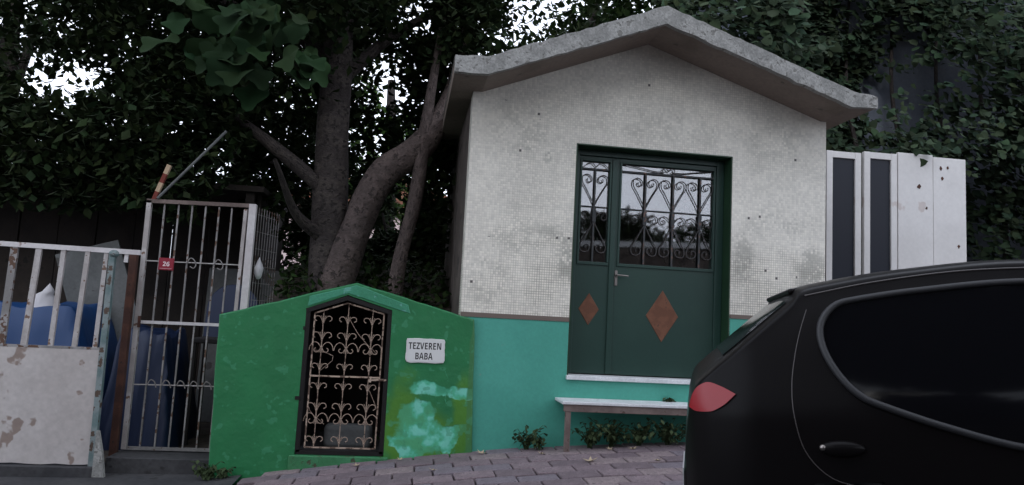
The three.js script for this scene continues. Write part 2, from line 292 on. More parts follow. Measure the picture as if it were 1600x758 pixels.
{ // pavement of grey-mauve concrete pavers, laid in a broken bond
  const pv = new THREE.Group(); pv.name = 'pavement'; pv.userData.kind = 'structure'; scene.add(pv); WP.set(pv, V(0, 0, 0));
  part('bedding', sheet(-1.22, 14, -6.55, -4.58, -0.03, 60, 5), M.soil, pv);
  const mats = [[0.15, 0.112, 0.124], [0.172, 0.13, 0.142], [0.128, 0.097, 0.108], [0.19, 0.148, 0.152], [0.142, 0.118, 0.136]].map((c, i) => mottled(c, c.map((v) => v * 1.2), c.map((v) => v * 0.6), { n: 6, rep: 2.3, bump: 0.003, fine: 0.35, seed: 90 + i * 3, lim: 0.64, size: 256 }));
  const geos = [0, 1, 2].map((k) => { const g = B(-0.147, 0.147, -0.06, 0, -0.097, 0.097, 0.011); const p = g.attributes.position; const r = rng(5 + k); const ox = r(), oz = r(); for (let i = 0; i < p.count; i++) p.setXYZ(i, p.getX(i) + 0.006 * (vnoise(p.getX(i) * 20 + ox * 9, p.getZ(i) * 20) - 0.5), p.getY(i) + (p.getY(i) > -0.03 ? 0.004 * (vnoise(p.getX(i) * 15 + oz * 9, p.getZ(i) * 15 + 3) - 0.5) : 0), p.getZ(i) + 0.006 * (vnoise(p.getX(i) * 20, p.getZ(i) * 20 + ox * 9) - 0.5)); g.computeVertexNormals(); return g; });
  const r = rng(77), list = [];
  for (let j = 0; j < 10; j++) for (let i = -2; i < 52; i++) {
    const z = -6.41 + j * 0.203, x = -1.22 + (i + (j % 2) * 0.5 + (hash2(j, 8) - 0.5) * 0.2) * 0.303;
    if (x < -1.07 || x > 13.8) continue;
    list.push([x, z, r(), r(), r()]);
  }
  list.sort((a, b) => Math.hypot(a[0] - 1, (a[1] + 6) * 1.6) - Math.hypot(b[0] - 1, (b[1] + 6) * 1.6));
  const rest = [];
  list.forEach(([x, z, a, b, c], k) => {
    const y = gy(x, z) + 0.002 + (a - 0.5) * 0.012, rz = Math.atan(gx(x + 0.1) - gx(x - 0.1)) * 5 * 0.2 + (c - 0.5) * 0.02;
    const slope = Math.atan((gx(x + 0.1) - gx(x - 0.1)) / 0.2);
    if (k < 300) part('paver', geos[Math.floor(b * 2.99)], mats[Math.floor(c * 4.99)], pv, [x, y, z], [(b - 0.5) * 0.03, (a - 0.5) * 0.03, slope + (c - 0.5) * 0.03]);
    else rest.push([x, y, z, slope]);
  });
  const im = new THREE.InstancedMesh(geos[0], mats[0], rest.length); im.name = 'paver_field'; im.userData.kind = 'stuff'; im.castShadow = im.receiveShadow = true;
  rest.forEach(([x, y, z, s], k) => im.setMatrixAt(k, new THREE.Matrix4().makeRotationZ(s).setPosition(x, y, z))); pv.add(im);
}
console.log('ground ready');

// ------------------------------------------------------------------ tomb house
const house = thing('tomb_house', 'small gabled tomb house with white mosaic front and teal lower wall', 'house', [2.2, 0.1, -6.5]);
{
  const sof = (x) => x < 0.57 ? 3.288 : x < 2.108 ? lerp(3.29, 3.90, (x - 0.57) / (2.108 - 0.57)) : x < 3.86 ? lerp(3.90, 3.315, (x - 2.108) / (3.86 - 2.108)) : 3.32;
  const e = 0.025, dl = 1.465, dr = 2.974, db = 0.775, dt = 2.895;
  const outline = [[0.49, -0.1], [3.92, -0.1], [3.92, 3.32 + e], [3.86, sof(3.86) + e], [2.108, 3.9 + e], [0.57, 3.29 + e], [0.49, 3.288 + e]];
  const fw = extr(outline, -6.72, -6.5, [[[dl, db], [dl, dt], [dr, dt], [dr, db]]]);
  part('front_wall', reuv(fw, FX0, FY0, FS), M.mosaic, house);
  part('side_wall', B(0.49, 0.69, 0, 3.30, -9.8, -6.721), M.darkenedPlaster, house);
  part('side_wall', B(3.72, 3.92, 0, 3.33, -9.8, -6.721), M.darkenedPlaster, house);
  part('rear_wall', extr([[0.691, 0], [3.719, 0], [3.719, 3.36], [2.108, 3.92], [0.691, 3.34]], -9.8, -9.6), M.darkenedPlaster, house);
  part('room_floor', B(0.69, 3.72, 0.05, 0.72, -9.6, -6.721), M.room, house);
  // roof slab with a flat kick at each eave; uneven lower and upper edges
  const r = rng(4), top = [], bot = [];
  const TP = [[0.287, 3.417], [0.55, 3.428], [2.108, 4.05], [3.86, 3.452], [4.10, 3.418]], BP = [[0.287, 3.284], [0.57, 3.29], [2.108, 3.90], [3.86, 3.315], [4.10, 3.325]];
  const dens = (L, out, amp) => { for (let k = 0; k < L.length - 1; k++) { const n = Math.max(2, Math.round(Math.hypot(L[k + 1][0] - L[k][0], L[k + 1][1] - L[k][1]) / 0.07)); for (let i = 0; i < n; i++) out.push([lerp(L[k][0], L[k + 1][0], i / n), lerp(L[k][1], L[k + 1][1], i / n) + (i ? amp * (r() - 0.5) : 0)]); } out.push(L[L.length - 1]); };
  dens(TP, top, 0.0); dens(BP, bot, 0.0);
  const roof = part('roof', extr([...top, ...bot.slice().reverse()], -10.0, -6.03), M.soffit, house);
  const t2 = [], b2 = []; dens(TP.map(([x, y], i) => [x + [-0.004, 0, 0, 0, 0.004][i], y + 0.006]), t2, 0.016); dens(BP.map(([x, y], i) => [x + [-0.004, 0, 0, 0, 0.004][i], y - 0.006]), b2, 0.014);
  const seg = (a, b) => { const f = (L) => L.filter((p) => p[0] >= a - 1e-6 && p[0] <= b + 1e-6); return extr([...f(t2), ...f(b2).reverse()], -6.03, -5.975); };
  const fg = extr([...t2, ...b2.slice().reverse()], -6.029, -5.975); part('fascia', fg, M.concrete, roof);
  part('roof_coat', extr([...t2.map(([x, y]) => [x, y + 0.012]), ...t2.slice().reverse().map(([x, y]) => [x, y - 0.002])], -10.0, -6.032), M.concrete, roof);
  // teal dado plates and the brown line above
  part('dado', extr([[0.494, -0.1], [1.462, -0.1], [1.462, 1.262], [0.494, 1.262]], -6.499, -6.490), M.teal, house);
  part('dado', extr([[2.977, -0.1], [3.916, -0.1], [3.916, 1.372], [2.977, 1.372]], -6.499, -6.490), M.teal, house);
  part('dado', extr([[1.4625, -0.1], [2.9765, -0.1], [2.9765, 0.755], [1.4625, 0.755]], -6.499, -6.490), M.teal, house);
  part('dado_line', B(0.494, 1.462, 1.263, 1.303, -6.499, -6.484), M.trim, house);
  part('dado_line', B(2.977, 3.916, 1.373, 1.41, -6.499, -6.484), M.trim, house);
  const wp = []; for (let i = 0; i <= 30; i++) wp.push([lerp(1.455, 2.98, i / 30), 0.756 + 0.006 * hash2(i, 4)]);
  part('door_sill', B(1.455, 2.982, 0.757, 0.795, -6.66, -6.455, 0.006), M.sill, house);
  // painted reveals of the door opening
  part('door_reveal', B(dl + 0.001, dl + 0.012, 0.796, dt - 0.013, -6.66, -6.497), M.revealGreen, house);
  part('door_reveal', B(dr - 0.012, dr - 0.001, 0.796, dt - 0.013, -6.66, -6.497), M.revealGreen, house);
  part('door_reveal', B(dl + 0.001, dr - 0.001, dt - 0.012, dt - 0.001, -6.66, -6.497), M.revealGreen, house);
  // metal door set: outer frame, narrow leaf, wide leaf
  const z0 = -6.70, z1 = -6.662;
  const L0 = dl + 0.013, R0 = dr - 0.013, T0 = dt - 0.014, Bm = 0.797;
  const fr = part('door_frame', merge([B(L0, L0 + 0.055, Bm, T0, z0, z1 + 0.012, 0.004), B(R0 - 0.075, R0, Bm, T0, z0, z1 + 0.012, 0.004), B(L0 + 0.055, R0 - 0.075, T0 - 0.055, T0, z0, z1 + 0.012, 0.004)]), M.doorGreen, house);
  const leaf = (x0, x1, px0, px1, label) => {
    const y1 = T0 - 0.06, pb = 1.83, pt = 2.775;
    const d = part('door_leaf', merge([B(x0, x1, Bm + 0.006, pb - 0.0, z0 + 0.006, z1 - 0.004, 0.003), B(x0, px0, pb, y1, z0 + 0.006, z1 - 0.004, 0.003), B(px1, x1, pb, y1, z0 + 0.006, z1 - 0.004, 0.003), B(px0, px1, pt, y1, z0 + 0.006, z1 - 0.004, 0.003),
      B(px0 - 0.018, px1 + 0.018, pb - 0.03, pb - 0.004, z1 - 0.004, z1 + 0.008, 0.003), B(px0 - 0.018, px0, pb - 0.004, pt + 0.016, z1 - 0.004, z1 + 0.008, 0.003), B(px1, px1 + 0.018, pb - 0.004, pt + 0.016, z1 - 0.004, z1 + 0.008, 0.003), B(px0, px1, pt, pt + 0.016, z1 - 0.004, z1 + 0.008, 0.003)]), M.doorGreen, house);
    part('pane', B(px0 - 0.004, px1 + 0.004, pb - 0.004, pt + 0.004, z0 + 0.004, z0 + 0.0045), M.glass, d);
    return [d, pb, pt];
  };
  const gz = -6.672;
  const scroll = (cx, cy, sx, sy, k = 1) => tube([[0, -0.19], [0.03, -0.13], [0.085, -0.03], [0.122, 0.035], [0.118, 0.085], [0.08, 0.105], [0.04, 0.085], [0.03, 0.05], [0.055, 0.03], [0.078, 0.045], [0.072, 0.066]].map(([x, y]) => V(cx + x * sx * k, cy + y * sy * k, gz)), 0.0055, 34, 5);
  const curl = (cx, cy, sx, sy) => tube([[0.0, 0.0], [0.03, 0.05], [0.08, 0.085], [0.118, 0.07], [0.125, 0.03], [0.10, 0.008], [0.075, 0.02], [0.078, 0.045], [0.096, 0.048]].map(([x, y]) => V(cx + x * sx, cy + y * sy, gz)), 0.005, 28, 5);
  const grille = (d, px0, px1, pb, pt, bars) => {
    part('grille_rail', B(px0, px1, 2.695, 2.711, gz - 0.006, gz + 0.006), M.grilleIron, d);
    part('grille_rail', B(px0, px1, 2.342, 2.351, gz - 0.005, gz + 0.004), M.grilleIron, d);
    for (const x of bars) {
      part('grille_bar', B(x - 0.008, x + 0.008, pb, 2.694, gz - 0.007, gz + 0.007), M.grilleIron, d);
      part('collar', B(x - 0.017, x + 0.017, 2.20, 2.335, gz - 0.011, gz + 0.013, 0.005), M.grilleIron, d);
      for (const s of [-1, 1]) { const w = s < 0 ? Math.min(1, (x - px0) / 0.127) : Math.min(1, (px1 - x) / 0.127); part('scroll', scroll(x, 2.545, s * w, 1), M.grilleIron, d); part('scroll', scroll(x, 2.02, s * w, -1), M.grilleIron, d); part('scroll', curl(x, 2.215, s * w, 1), M.grilleIron, d); }
    }
  };
  const [d1, pb, pt] = leaf(L0 + 0.056, 1.878, 1.565, 1.832); d1.userData.label = 'narrow left door leaf with small rust-red diamond';
  const [d2] = leaf(1.884, R0 - 0.076, 1.95, 2.862); d2.userData.label = 'wide right door leaf with handle and large rust-red diamond';
  part('astragal', B(1.855, 1.905, 0.805, 2.81, z1 - 0.003, z1 + 0.012, 0.004), M.doorGreen, house);
  grille(d1, 1.565, 1.832, pb, pt, [1.695]); grille(d2, 1.95, 2.862, pb, pt, [2.188, 2.463, 2.732]);
  // crest strip under the top rail of each leaf
  for (const s of [-1, 1]) { part('crest_scroll', tube([[2.41, 2.735], [2.41 + s * 0.03, 2.765], [2.41 + s * 0.06, 2.75], [2.41 + s * 0.05, 2.725], [2.41 + s * 0.03, 2.735]].map(([x, y]) => V(x, y, gz)), 0.005, 18, 5), M.grilleIron, d2); part('crest_sweep', tube([V(2.41 + s * 0.05, 2.725, gz), V(2.41 + s * 0.16, 2.73, gz), V(2.41 + s * 0.30, 2.752, gz), V(2.41 + s * 0.44, 2.77, gz)], 0.005, 18, 5), M.grilleIron, d2); part('crest_scroll', tube([V(1.70, 2.722, gz), V(1.70 + s * 0.04, 2.762, gz), V(1.70 + s * 0.085, 2.75, gz), V(1.70 + s * 0.12, 2.72, gz)], 0.005, 16, 5), M.grilleIron, d1); }
  // rust-red diamonds
  const dia = (cx, cy, w, h) => { const s = new THREE.Shape([[cx - w, cy], [cx, cy - h], [cx + w, cy], [cx, cy + h]].map((p) => new THREE.Vector2(...p))); const g = new THREE.ExtrudeGeometry(s, { depth: 0.002, bevelEnabled: true, bevelSize: 0.004, bevelThickness: 0.003, bevelSegments: 1 }); g.translate(0, 0, z1 - 0.004); return boxUV(g); };
  part('diamond', dia(1.68, 1.39, 0.092, 0.142), M.rustDiamond, d1); part('diamond', dia(2.385, 1.36, 0.152, 0.235), M.rustDiamond, d2);
  const h = part('door_handle', merge([B(1.915, 1.94, 1.62, 1.76, z1 - 0.004, z1 + 0.008, 0.003), tube([[1.927, 1.715, z1 + 0.006], [1.927, 1.715, z1 + 0.05], [1.95, 1.715, z1 + 0.058], [2.03, 1.712, z1 + 0.056]], 0.008, 14, 7)]), M.chrome, d2);
}
// concrete bench against the front
{
  const b = thing('wall_bench', 'narrow white-topped ledge bench on a brown post below the green door', 'bench', [2.1, 0.2, -6.35]);
  part('bench_top', B(1.365, 3.05, 0.572, 0.598, -6.489, -6.17, 0.006), M.sill, b);
  part('bench_rail', B(1.385, 3.03, 0.512, 0.571, -6.22, -6.18, 0.004), M.benchEdge, b);
  part('leg', B(1.40, 1.445, gy(1.42, -6.2) - 0.04, 0.511, -6.222, -6.182, 0.004), M.benchEdge, b);
  part('leg', B(2.97, 3.015, gy(3, -6.2) - 0.04, 0.511, -6.222, -6.182, 0.004), M.benchEdge, b);
}
console.log('house ready');

// ------------------------------------------------------------------ shrine with the niche gate
{
  const s = thing('grave_niche', 'low green plastered grave niche with gabled top and black iron gate', 'shrine', [-0.45, 0, -6.5]);
  const r = rng(9), out = []; const top = [[-1.50, 1.165], [-0.41, 1.488], [0.483, 1.257], [0.60, 1.228]];
  for (let k = 0; k < 3; k++) { const n = 12; for (let i = 0; i < n; i++) out.push([lerp(top[k][0], top[k + 1][0], i / n), lerp(top[k][1], top[k + 1][1], i / n) + (i ? 0.012 * (fbm(k * 9 + i * 0.6, 3, 2) - 0.5) : 0)]); } out.push([0.60, 1.228]);
  const right = []; for (let i = 1; i <= 10; i++) right.push([lerp(0.60, 0.655, i / 10) + 0.02 * (fbm(i * 0.7, 8, 2) - 0.5), lerp(1.228, -0.05, i / 10)]);
  const left = []; for (let i = 0; i < 10; i++) left.push([lerp(-1.475, -1.50, i / 10) + 0.02 * (fbm(i * 0.7, 18, 2) - 0.5) + (i === 0 ? -0.02 : 0), lerp(-0.35, 1.165, i / 10)]);
  const nx0 = -0.818, nx1 = -0.09, ny0 = 0.055, hole = [[nx0, ny0], [nx0 + 0.004, 1.262], [-0.48, 1.392], [nx1 - 0.008, 1.282], [nx1, ny0]];
  const f = new THREE.Shape([...left, ...out, ...right, [0.655, -0.35]].map((p) => new THREE.Vector2(...p))); f.holes.push(new THREE.Path(hole.map((p) => new THREE.Vector2(...p))));
  const fg = new THREE.ExtrudeGeometry(f, { depth: 0.02, bevelEnabled: true, bevelSize: 0.012, bevelThickness: 0.012, bevelSegments: 2 }); fg.translate(0, 0, -6.488 + 0.006);
  part('front_wall', reuv(boxUV(fg), SX0, SY0, SS), M.shrineGreen, s);
  // body behind the plaster, left of the tomb house
  part('body', extr([[-1.47, -0.35], [0.485, -0.35], [0.485, 1.235], [-0.41, 1.465], [-1.47, 1.145]], -7.7, -6.495, [[[-0.83, 0.03], [-0.83, 1.27], [-0.48, 1.405], [-0.08, 1.29], [-0.08, 0.03]]]), M.shrineTop, s);
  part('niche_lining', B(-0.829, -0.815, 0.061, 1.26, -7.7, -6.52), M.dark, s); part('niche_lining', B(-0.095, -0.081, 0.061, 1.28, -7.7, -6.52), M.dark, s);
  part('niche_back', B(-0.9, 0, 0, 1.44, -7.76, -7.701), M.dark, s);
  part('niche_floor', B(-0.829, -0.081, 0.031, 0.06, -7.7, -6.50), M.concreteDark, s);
  part('niche_stone', B(-0.62, -0.2, 0.061, 0.27, -6.86, -6.70, 0.05), M.board, s);
  // paler moulding that follows the gable over the gate
  const mo = [[-0.80, 1.285], [-0.48, 1.412], [-0.07, 1.30], [0.05, 1.268], [0.03, 1.33], [-0.41, 1.474], [-0.79, 1.362]];
  const ms = new THREE.Shape(mo.map((p) => new THREE.Vector2(...p))); const mg = new THREE.ExtrudeGeometry(ms, { depth: 0.002, bevelEnabled: true, bevelSize: 0.006, bevelThickness: 0.005, bevelSegments: 2 }); mg.translate(0, 0, -6.452);
  part('moulding', boxUV(mg), M.shrineBand, s);
  part('step', B(-0.86, -0.05, -0.08, 0.05, -6.46, -6.425, 0.01), M.shrineTop, s);
  // gate
  const g = part('gate', merge([bar([nx0 + 0.02, ny0 + 0.02, -6.465], [nx0 + 0.022, 1.25, -6.465], 0.036, 0.03), bar([nx1 - 0.02, ny0 + 0.02, -6.465], [nx1 - 0.026, 1.268, -6.465], 0.036, 0.03), bar([nx0 + 0.01, ny0 + 0.02, -6.464], [nx1 - 0.01, ny0 + 0.02, -6.464], 0.036, 0.028), bar([nx0 + 0.006, 1.243, -6.463], [-0.474, 1.368, -6.463], 0.036, 0.032), bar([-0.49, 1.368, -6.462], [nx1 - 0.012, 1.26, -6.462], 0.036, 0.032)]), M.blackIron, s);
  const zi = -6.478, X0 = nx0 + 0.075, X1 = nx1 - 0.075;
  part('inner_frame', merge([bar([X0, 0.11, zi], [X0, 1.225, zi], 0.012), bar([X1, 0.11, zi], [X1, 1.245, zi], 0.012), bar([X0, 0.112, zi], [X1, 0.112, zi], 0.012), bar([X0, 1.225, zi + 0.001], [-0.477, 1.322, zi + 0.001], 0.012), bar([-0.477, 1.322, zi + 0.002], [X1, 1.245, zi + 0.002], 0.012)]), M.bronze, g);
  part('cross_rail', bar([X0, 0.70, zi], [X1, 0.705, zi], 0.013), M.bronze, g);
  const cols = [-0.67, -0.465, -0.26];
  cols.forEach((x, i) => part('rod', bar([x, 0.115, zi - 0.008], [x, [1.26, 1.315, 1.285][i], zi - 0.008], 0.006), M.bronze, g));
  const fleur = (x, y, k, up) => {
    const l = []; for (const q of [-1, 1]) l.push(tube([[0, -0.03], [0.008, 0.0], [0.028, 0.03], [0.054, 0.03], [0.062, 0.008], [0.046, -0.004]].map(([a, b]) => V(x + a * q * k, y + b * up * k, zi)), 0.0042, 14, 5), tube([[0, -0.03], [0.005, 0.010], [0.017, 0.036]].map(([a, b]) => V(x + a * q * k, y + b * up * k, zi + 0.003)), 0.0028, 6, 4));
    l.push(tube([V(x, y - 0.045 * k, zi + 0.004), V(x, y, zi + 0.005), V(x, y + 0.052 * k, zi + 0.004)], 0.005, 6, 5), new THREE.SphereGeometry(0.010, 8, 6).translate(x, y - 0.012 * up * k, zi + 0.004)); return merge(l);
  };
  for (const x of cols) for (const [y, k] of [[1.165, 1.15], [0.77, 1.05], [0.605, 1.1], [0.165, 1.1]]) part('ornament', fleur(x, y, k, 1), M.bronze, g);
  for (const yb of [0.975, 0.385]) cols.forEach((x) => {
    part('ornament', fleur(x, yb + 0.05, 1.25, 1), M.bronze, g); part('ornament', fleur(x, yb - 0.045, 0.95, -1), M.bronze, g);
    for (const q of [-1, 1]) part('scroll', tube([[0.0, -0.045], [0.03, 0.0], [0.062, 0.008], [0.09, -0.02], [0.1, -0.06], [0.112, 0.0]].slice(0, 5).map(([a, b]) => V(x + a * q, yb + b, zi + 0.002)), 0.004, 10, 5), M.bronze, g);
  });
  const dg = [[[X0, 0.92], [-0.56, 0.86], [-0.67, 0.74]], [[-0.46, 1.2], [-0.36, 1.05], [-0.2, 0.9]], [[-0.25, 0.6], [-0.2, 0.5], [X1, 0.43]], [[X0, 0.5], [-0.73, 0.42], [-0.6, 0.3]]];
  for (const d of dg) part('brace', tube(d.map(([x, y]) => V(x, y, zi - 0.01)), 0.003, 8, 4), M.bronze, g);
  part('latch', merge([bar([-0.24, 0.685, zi + 0.012], [nx1 - 0.02, 0.69, -6.445], 0.014), B(-0.255, -0.235, 0.665, 0.70, zi, zi + 0.02)]), M.bronze, g);
  part('hinge', merge([B(nx0 - 0.03, nx0 + 0.01, 0.50, 0.53, -6.458, -6.445)]), M.blackIron, g);
  part('hinge', merge([B(nx0 - 0.01, nx0 + 0.01, 1.08, 1.11, -6.458, -6.445)]), M.blackIron, g);
}
// plaque
function canvasTex(w, h, draw) { const c = document.createElement('canvas'); c.width = w; c.height = h; const x = c.getContext('2d'); draw(x, w, h); const t = new THREE.CanvasTexture(c); t.colorSpace = THREE.SRGBColorSpace; return t; }
{
  const o = thing('name_plaque', 'small white name plaque with black capitals on the green plaster', 'plaque', [0.205, 0.85, -6.45]);
  const w = 0.325, h = 0.2, cx = 0.205, cy = 0.951, r = rng(31), pts = [];
  const per = [[-w / 2, -h / 2], [w / 2, -h / 2], [w / 2, h / 2], [-w / 2, h / 2]];
  for (let k = 0; k < 4; k++) for (let i = 0; i < 9; i++) { const a = per[k], b = per[(k + 1) % 4], t = i / 9; const rc = i === 0 ? 0.95 : 1; pts.push([(lerp(a[0], b[0], t)) * rc + 0.006 * (r() - 0.5), lerp(a[1], b[1], t) * rc + 0.006 * (r() - 0.5)]); }
  const s = new THREE.Shape(pts.map((p) => new THREE.Vector2(...p))); const g = new THREE.ExtrudeGeometry(s, { depth: 0.012, bevelEnabled: true, bevelSize: 0.003, bevelThickness: 0.003, bevelSegments: 1 });
  g.rotateZ(0.012); g.translate(cx, cy, -6.451); part('plate', boxUV(g), std({ color: [0.66, 0.66, 0.65], roughness: 0.5 }), o);
  const t = canvasTex(650, 400, (x, W, H) => {
    x.fillStyle = '#d6d6d4'; x.fillRect(0, 0, W, H); x.fillStyle = '#1d1a1c'; x.textAlign = 'center'; x.textBaseline = 'middle';
    const put = (str, px, py, wd, size) => { x.save(); x.font = 'bold ' + size + 'px sans-serif'; const m = x.measureText(str).width; x.translate(px, py); x.scale(wd / m, 1); x.fillText(str, 0, 0); x.restore(); };
    put('TEZVEREN', W * 0.49, H * 0.28, W * 0.93, 172); put('BABA', W * 0.46, H * 0.75, W * 0.50, 172);
  });
  const lp = new THREE.PlaneGeometry(w * 0.94, h * 0.92); lp.rotateZ(0.012); lp.translate(cx, cy, -6.4345); part('lettering', lp, std({ map: t, roughness: 0.5 }), o);
}

// ------------------------------------------------------------------ yard gate, fence
{
  const z = -6.9, g = thing('yard_gate', 'tall white barred metal yard gate with rusty edges beside the green niche', 'gate', [-1.85, -0.03, z]);
  part('frame', merge([bar([-2.295, -0.02, z], [-2.295, 2.14, z], 0.04), bar([-1.49, -0.02, z], [-1.47, 2.12, z], 0.03)]), M.whiteBar, g);
  part('top_rail', bar([-2.315, 2.135, z + 0.003], [-1.44, 2.155, z + 0.003], 0.034), M.benchEdge, g);
  part('bottom_rail', bar([-2.274, -0.01, z], [-1.506, -0.01, z], 0.026), M.greyBar, g);
  part('middle_rail', bar([-2.274, 1.068, z + 0.004], [-1.505, 1.075, z + 0.004], 0.026, 0.03), M.whitePaint, g);
  for (const [y, a] of [[1.605, 0], [0.53, 1]]) {
    part('thin_rail', bar([-2.274, y, z + 0.01], [-1.49, y + 0.01, z + 0.01], 0.009), M.whiteBar, g);
    for (const x of a ? [-2.11, -1.99, -1.87, -1.76, -1.65] : [-1.88, -1.65]) part('twist', tube([V(x - 0.045, y + 0.002, z + 0.016), V(x - 0.02, y + 0.045, z + 0.016), V(x + 0.01, y + 0.03, z + 0.016), V(x + 0.03, y - 0.02, z + 0.016), V(x + 0.01, y - 0.045, z + 0.016), V(x - 0.02, y - 0.03, z + 0.016)].slice(0, a ? 4 : 6), 0.0055, 14, 5), M.greyBar, g);
  }
  for (const x of [-2.17, -2.05, -1.935, -1.82, -1.705, -1.595]) part('bar', bar([x, 0.0, z - 0.004], [x + 0.003, 2.125, z - 0.004], 0.013), M.greyBar, g);
  part('handle', bar([-2.27, 1.02, z + 0.03], [-2.27, 1.12, z + 0.03], 0.02), M.rust, g);
  solo('gate_post', boxUV(new RoundedBoxGeometry(0.062, 2.25, 0.062, 1, 0.004)), M.whitePaint, 'thick white square gate post right of the barred gate', 'post', [-1.41, 1.045, z + 0.0], [0, 0, 0]);
  solo('gate_post', boxUV(new RoundedBoxGeometry(0.06, 1.72, 0.06, 1, 0.006)), M.rust, 'rust-brown metal gate post between the fence and the barred gate', 'post', [-2.36, 0.79, z + 0.05]);
  // number plate 26
  const n = thing('house_number_sign', 'small red house number sign on the barred yard gate', 'sign', [-2.098, 1.53, z + 0.03]);
  part('plate', B(-2.162, -2.034, 1.53, 1.638, z + 0.016, z + 0.021), std({ color: [0.28, 0.012, 0.03], roughness: 0.45 }), n);
  const t = canvasTex(256, 216, (x, W, H) => { x.fillStyle = '#8f1f33'; x.fillRect(0, 0, W, H); x.fillStyle = '#e9d9d9'; x.font = 'bold 120px sans-serif'; x.textAlign = 'center'; x.textBaseline = 'middle'; x.fillText('26', W / 2, H * 0.5); x.fillRect(20, H - 24, W - 40, 5); });
  const lp = new THREE.PlaneGeometry(0.118, 0.098); lp.translate(-2.098, 1.584, z + 0.0245); part('digits', lp, std({ map: t, roughness: 0.45 }), n);
}
{
  const z = -6.5, g = thing('white_fence', 'white metal fence with slanting bars over a chipped sheet panel', 'fence', [-2.9, -0.1, z]);
  part('top_rail', bar([-4.6, 1.66, z], [-2.19, 1.647, z], 0.04, 0.03), M.whitePaint, g);
  part('bottom_rail', bar([-4.6, 0.835, z], [-2.40, 0.845, z], 0.02, 0.03), M.greyBar, g);
  [[-3.156, -3.171, 0.055], [-2.972, -3.003, 0.045], [-2.784, -2.803, 0.036], [-2.598, -2.624, 0.036], [-2.454, -2.465, 0.034], [-3.345, -3.36, 0.04], [-3.53, -3.55, 0.04], [-3.72, -3.74, 0.04], [-3.91, -3.93, 0.04], [-4.1, -4.12, 0.04]].forEach(([a, b, w], i) => part('bar', bar([a, 1.64, z - 0.004], [b, 0.845, z - 0.004], w, 0.025), i === 0 ? M.greyBar : M.whiteBar, g));
  part('post', bar([-2.392, -0.12, z + 0.002], [-2.405, 1.64, z + 0.002], 0.045, 0.045), M.tealPost, g);
  part('post', bar([-4.6, -0.12, z], [-4.6, 1.64, z], 0.045, 0.045), M.tealPost, g);
  // sheet panel with uneven lower edge
  const pts = [[-4.57, 0.835], [-2.417, 0.835], [-2.415, -0.07]]; for (let i = 0; i <= 20; i++) pts.push([lerp(-2.45, -4.57, i / 20), -0.075 + 0.012 * (hash2(i, 3) - 0.5)]);
  part('sheet_panel', extr(pts.reverse(), z - 0.012, z + 0.014), M.sheetWhite = mottled([0.44, 0.40, 0.38], [0.50, 0.46, 0.44], [0.26, 0.20, 0.17], { n: 5, rep: 0.55, bump: 0.003, fine: 0.1, seed: 130, lim: 0.62, rough: 0.6 }), g);
  part('hook', bar([-2.30, 1.56, z], [-2.297, 1.63, z], 0.03, 0.015), M.whitePaint, g);
  part('hinge', new THREE.SphereGeometry(0.04, 10, 8).scale(1.1, 0.8, 0.8).translate(-2.392, 1.625, z + 0.01), M.tealPost, g);
  solo('broken_slab', extr([[-2.36, -0.16], [-2.27, -0.16], [-2.30, 0.02], [-2.345, 0.2], [-2.36, 0.2]], -6.47, -6.43), M.concrete, 'small wedge of broken concrete leaning at the foot of the fence post', 'rubble');
}
{ // wire cage side and hanging bag
  const g = thing('wire_panel', 'rusty wire mesh panel behind the white gate post', 'mesh panel', [-1.36, 1.0, -7.0]);
  for (let k = 0; k < 9; k++) part('wire', bar([-1.362 + k * 0.014, 0.9, -6.94 - k * 0.05], [-1.362 + k * 0.014, 2.15, -6.94 - k * 0.05], 0.004), M.greyBar, g);
  for (let k = 0; k < 8; k++) part('wire', bar([-1.366, 1.0 + k * 0.155, -6.935], [-1.246, 1.0 + k * 0.155, -7.345], 0.004), M.greyBar, g);
  const b = new THREE.SphereGeometry(0.06, 16, 12); const p = b.attributes.position; for (let i = 0; i < p.count; i++) { const y = p.getY(i), k = y > 0 ? 1 - 0.75 * (y / 0.06) : 1; const n = 0.8 + 0.5 * fbm(p.getX(i) * 30 + 9, y * 30 + p.getZ(i) * 20, 2); p.setXYZ(i, p.getX(i) * k * 0.6 * n, y * 1.7, p.getZ(i) * k * n); } b.computeVertexNormals();
  solo('plastic_bag', b, M.bag, 'small white plastic bag hung on the wire mesh', 'bag', [-1.33, 1.60, -6.98]);
}
{ // stick and short striped bar over the gate
  solo('pole', tube([[-2.225, 2.16, -6.87], [-1.97, 2.49, -6.9], [-1.71, 2.83, -6.93]], 0.012, 10, 7), M.board, 'thin grey pole rising slantwise from the top corner of the barred gate', 'pole');
  const s = thing('striped_stick', 'short red and cream stick standing on the gate corner', 'stick', [-2.25, 2.13, -6.88]);
  for (let k = 0; k < 4; k++) { const a = k / 4, b = (k + 1) / 4, A = [lerp(-2.265, -2.16, a), lerp(2.14, 2.47, a), -6.9], Bq = [lerp(-2.265, -2.16, b), lerp(2.14, 2.47, b), -6.9]; part('band', bar(A, Bq, 0.034 + 0.002 * (k % 2)), k % 2 ? std({ color: [0.45, 0.33, 0.22] }) : std({ color: [0.16, 0.03, 0.02] }), s); }
}
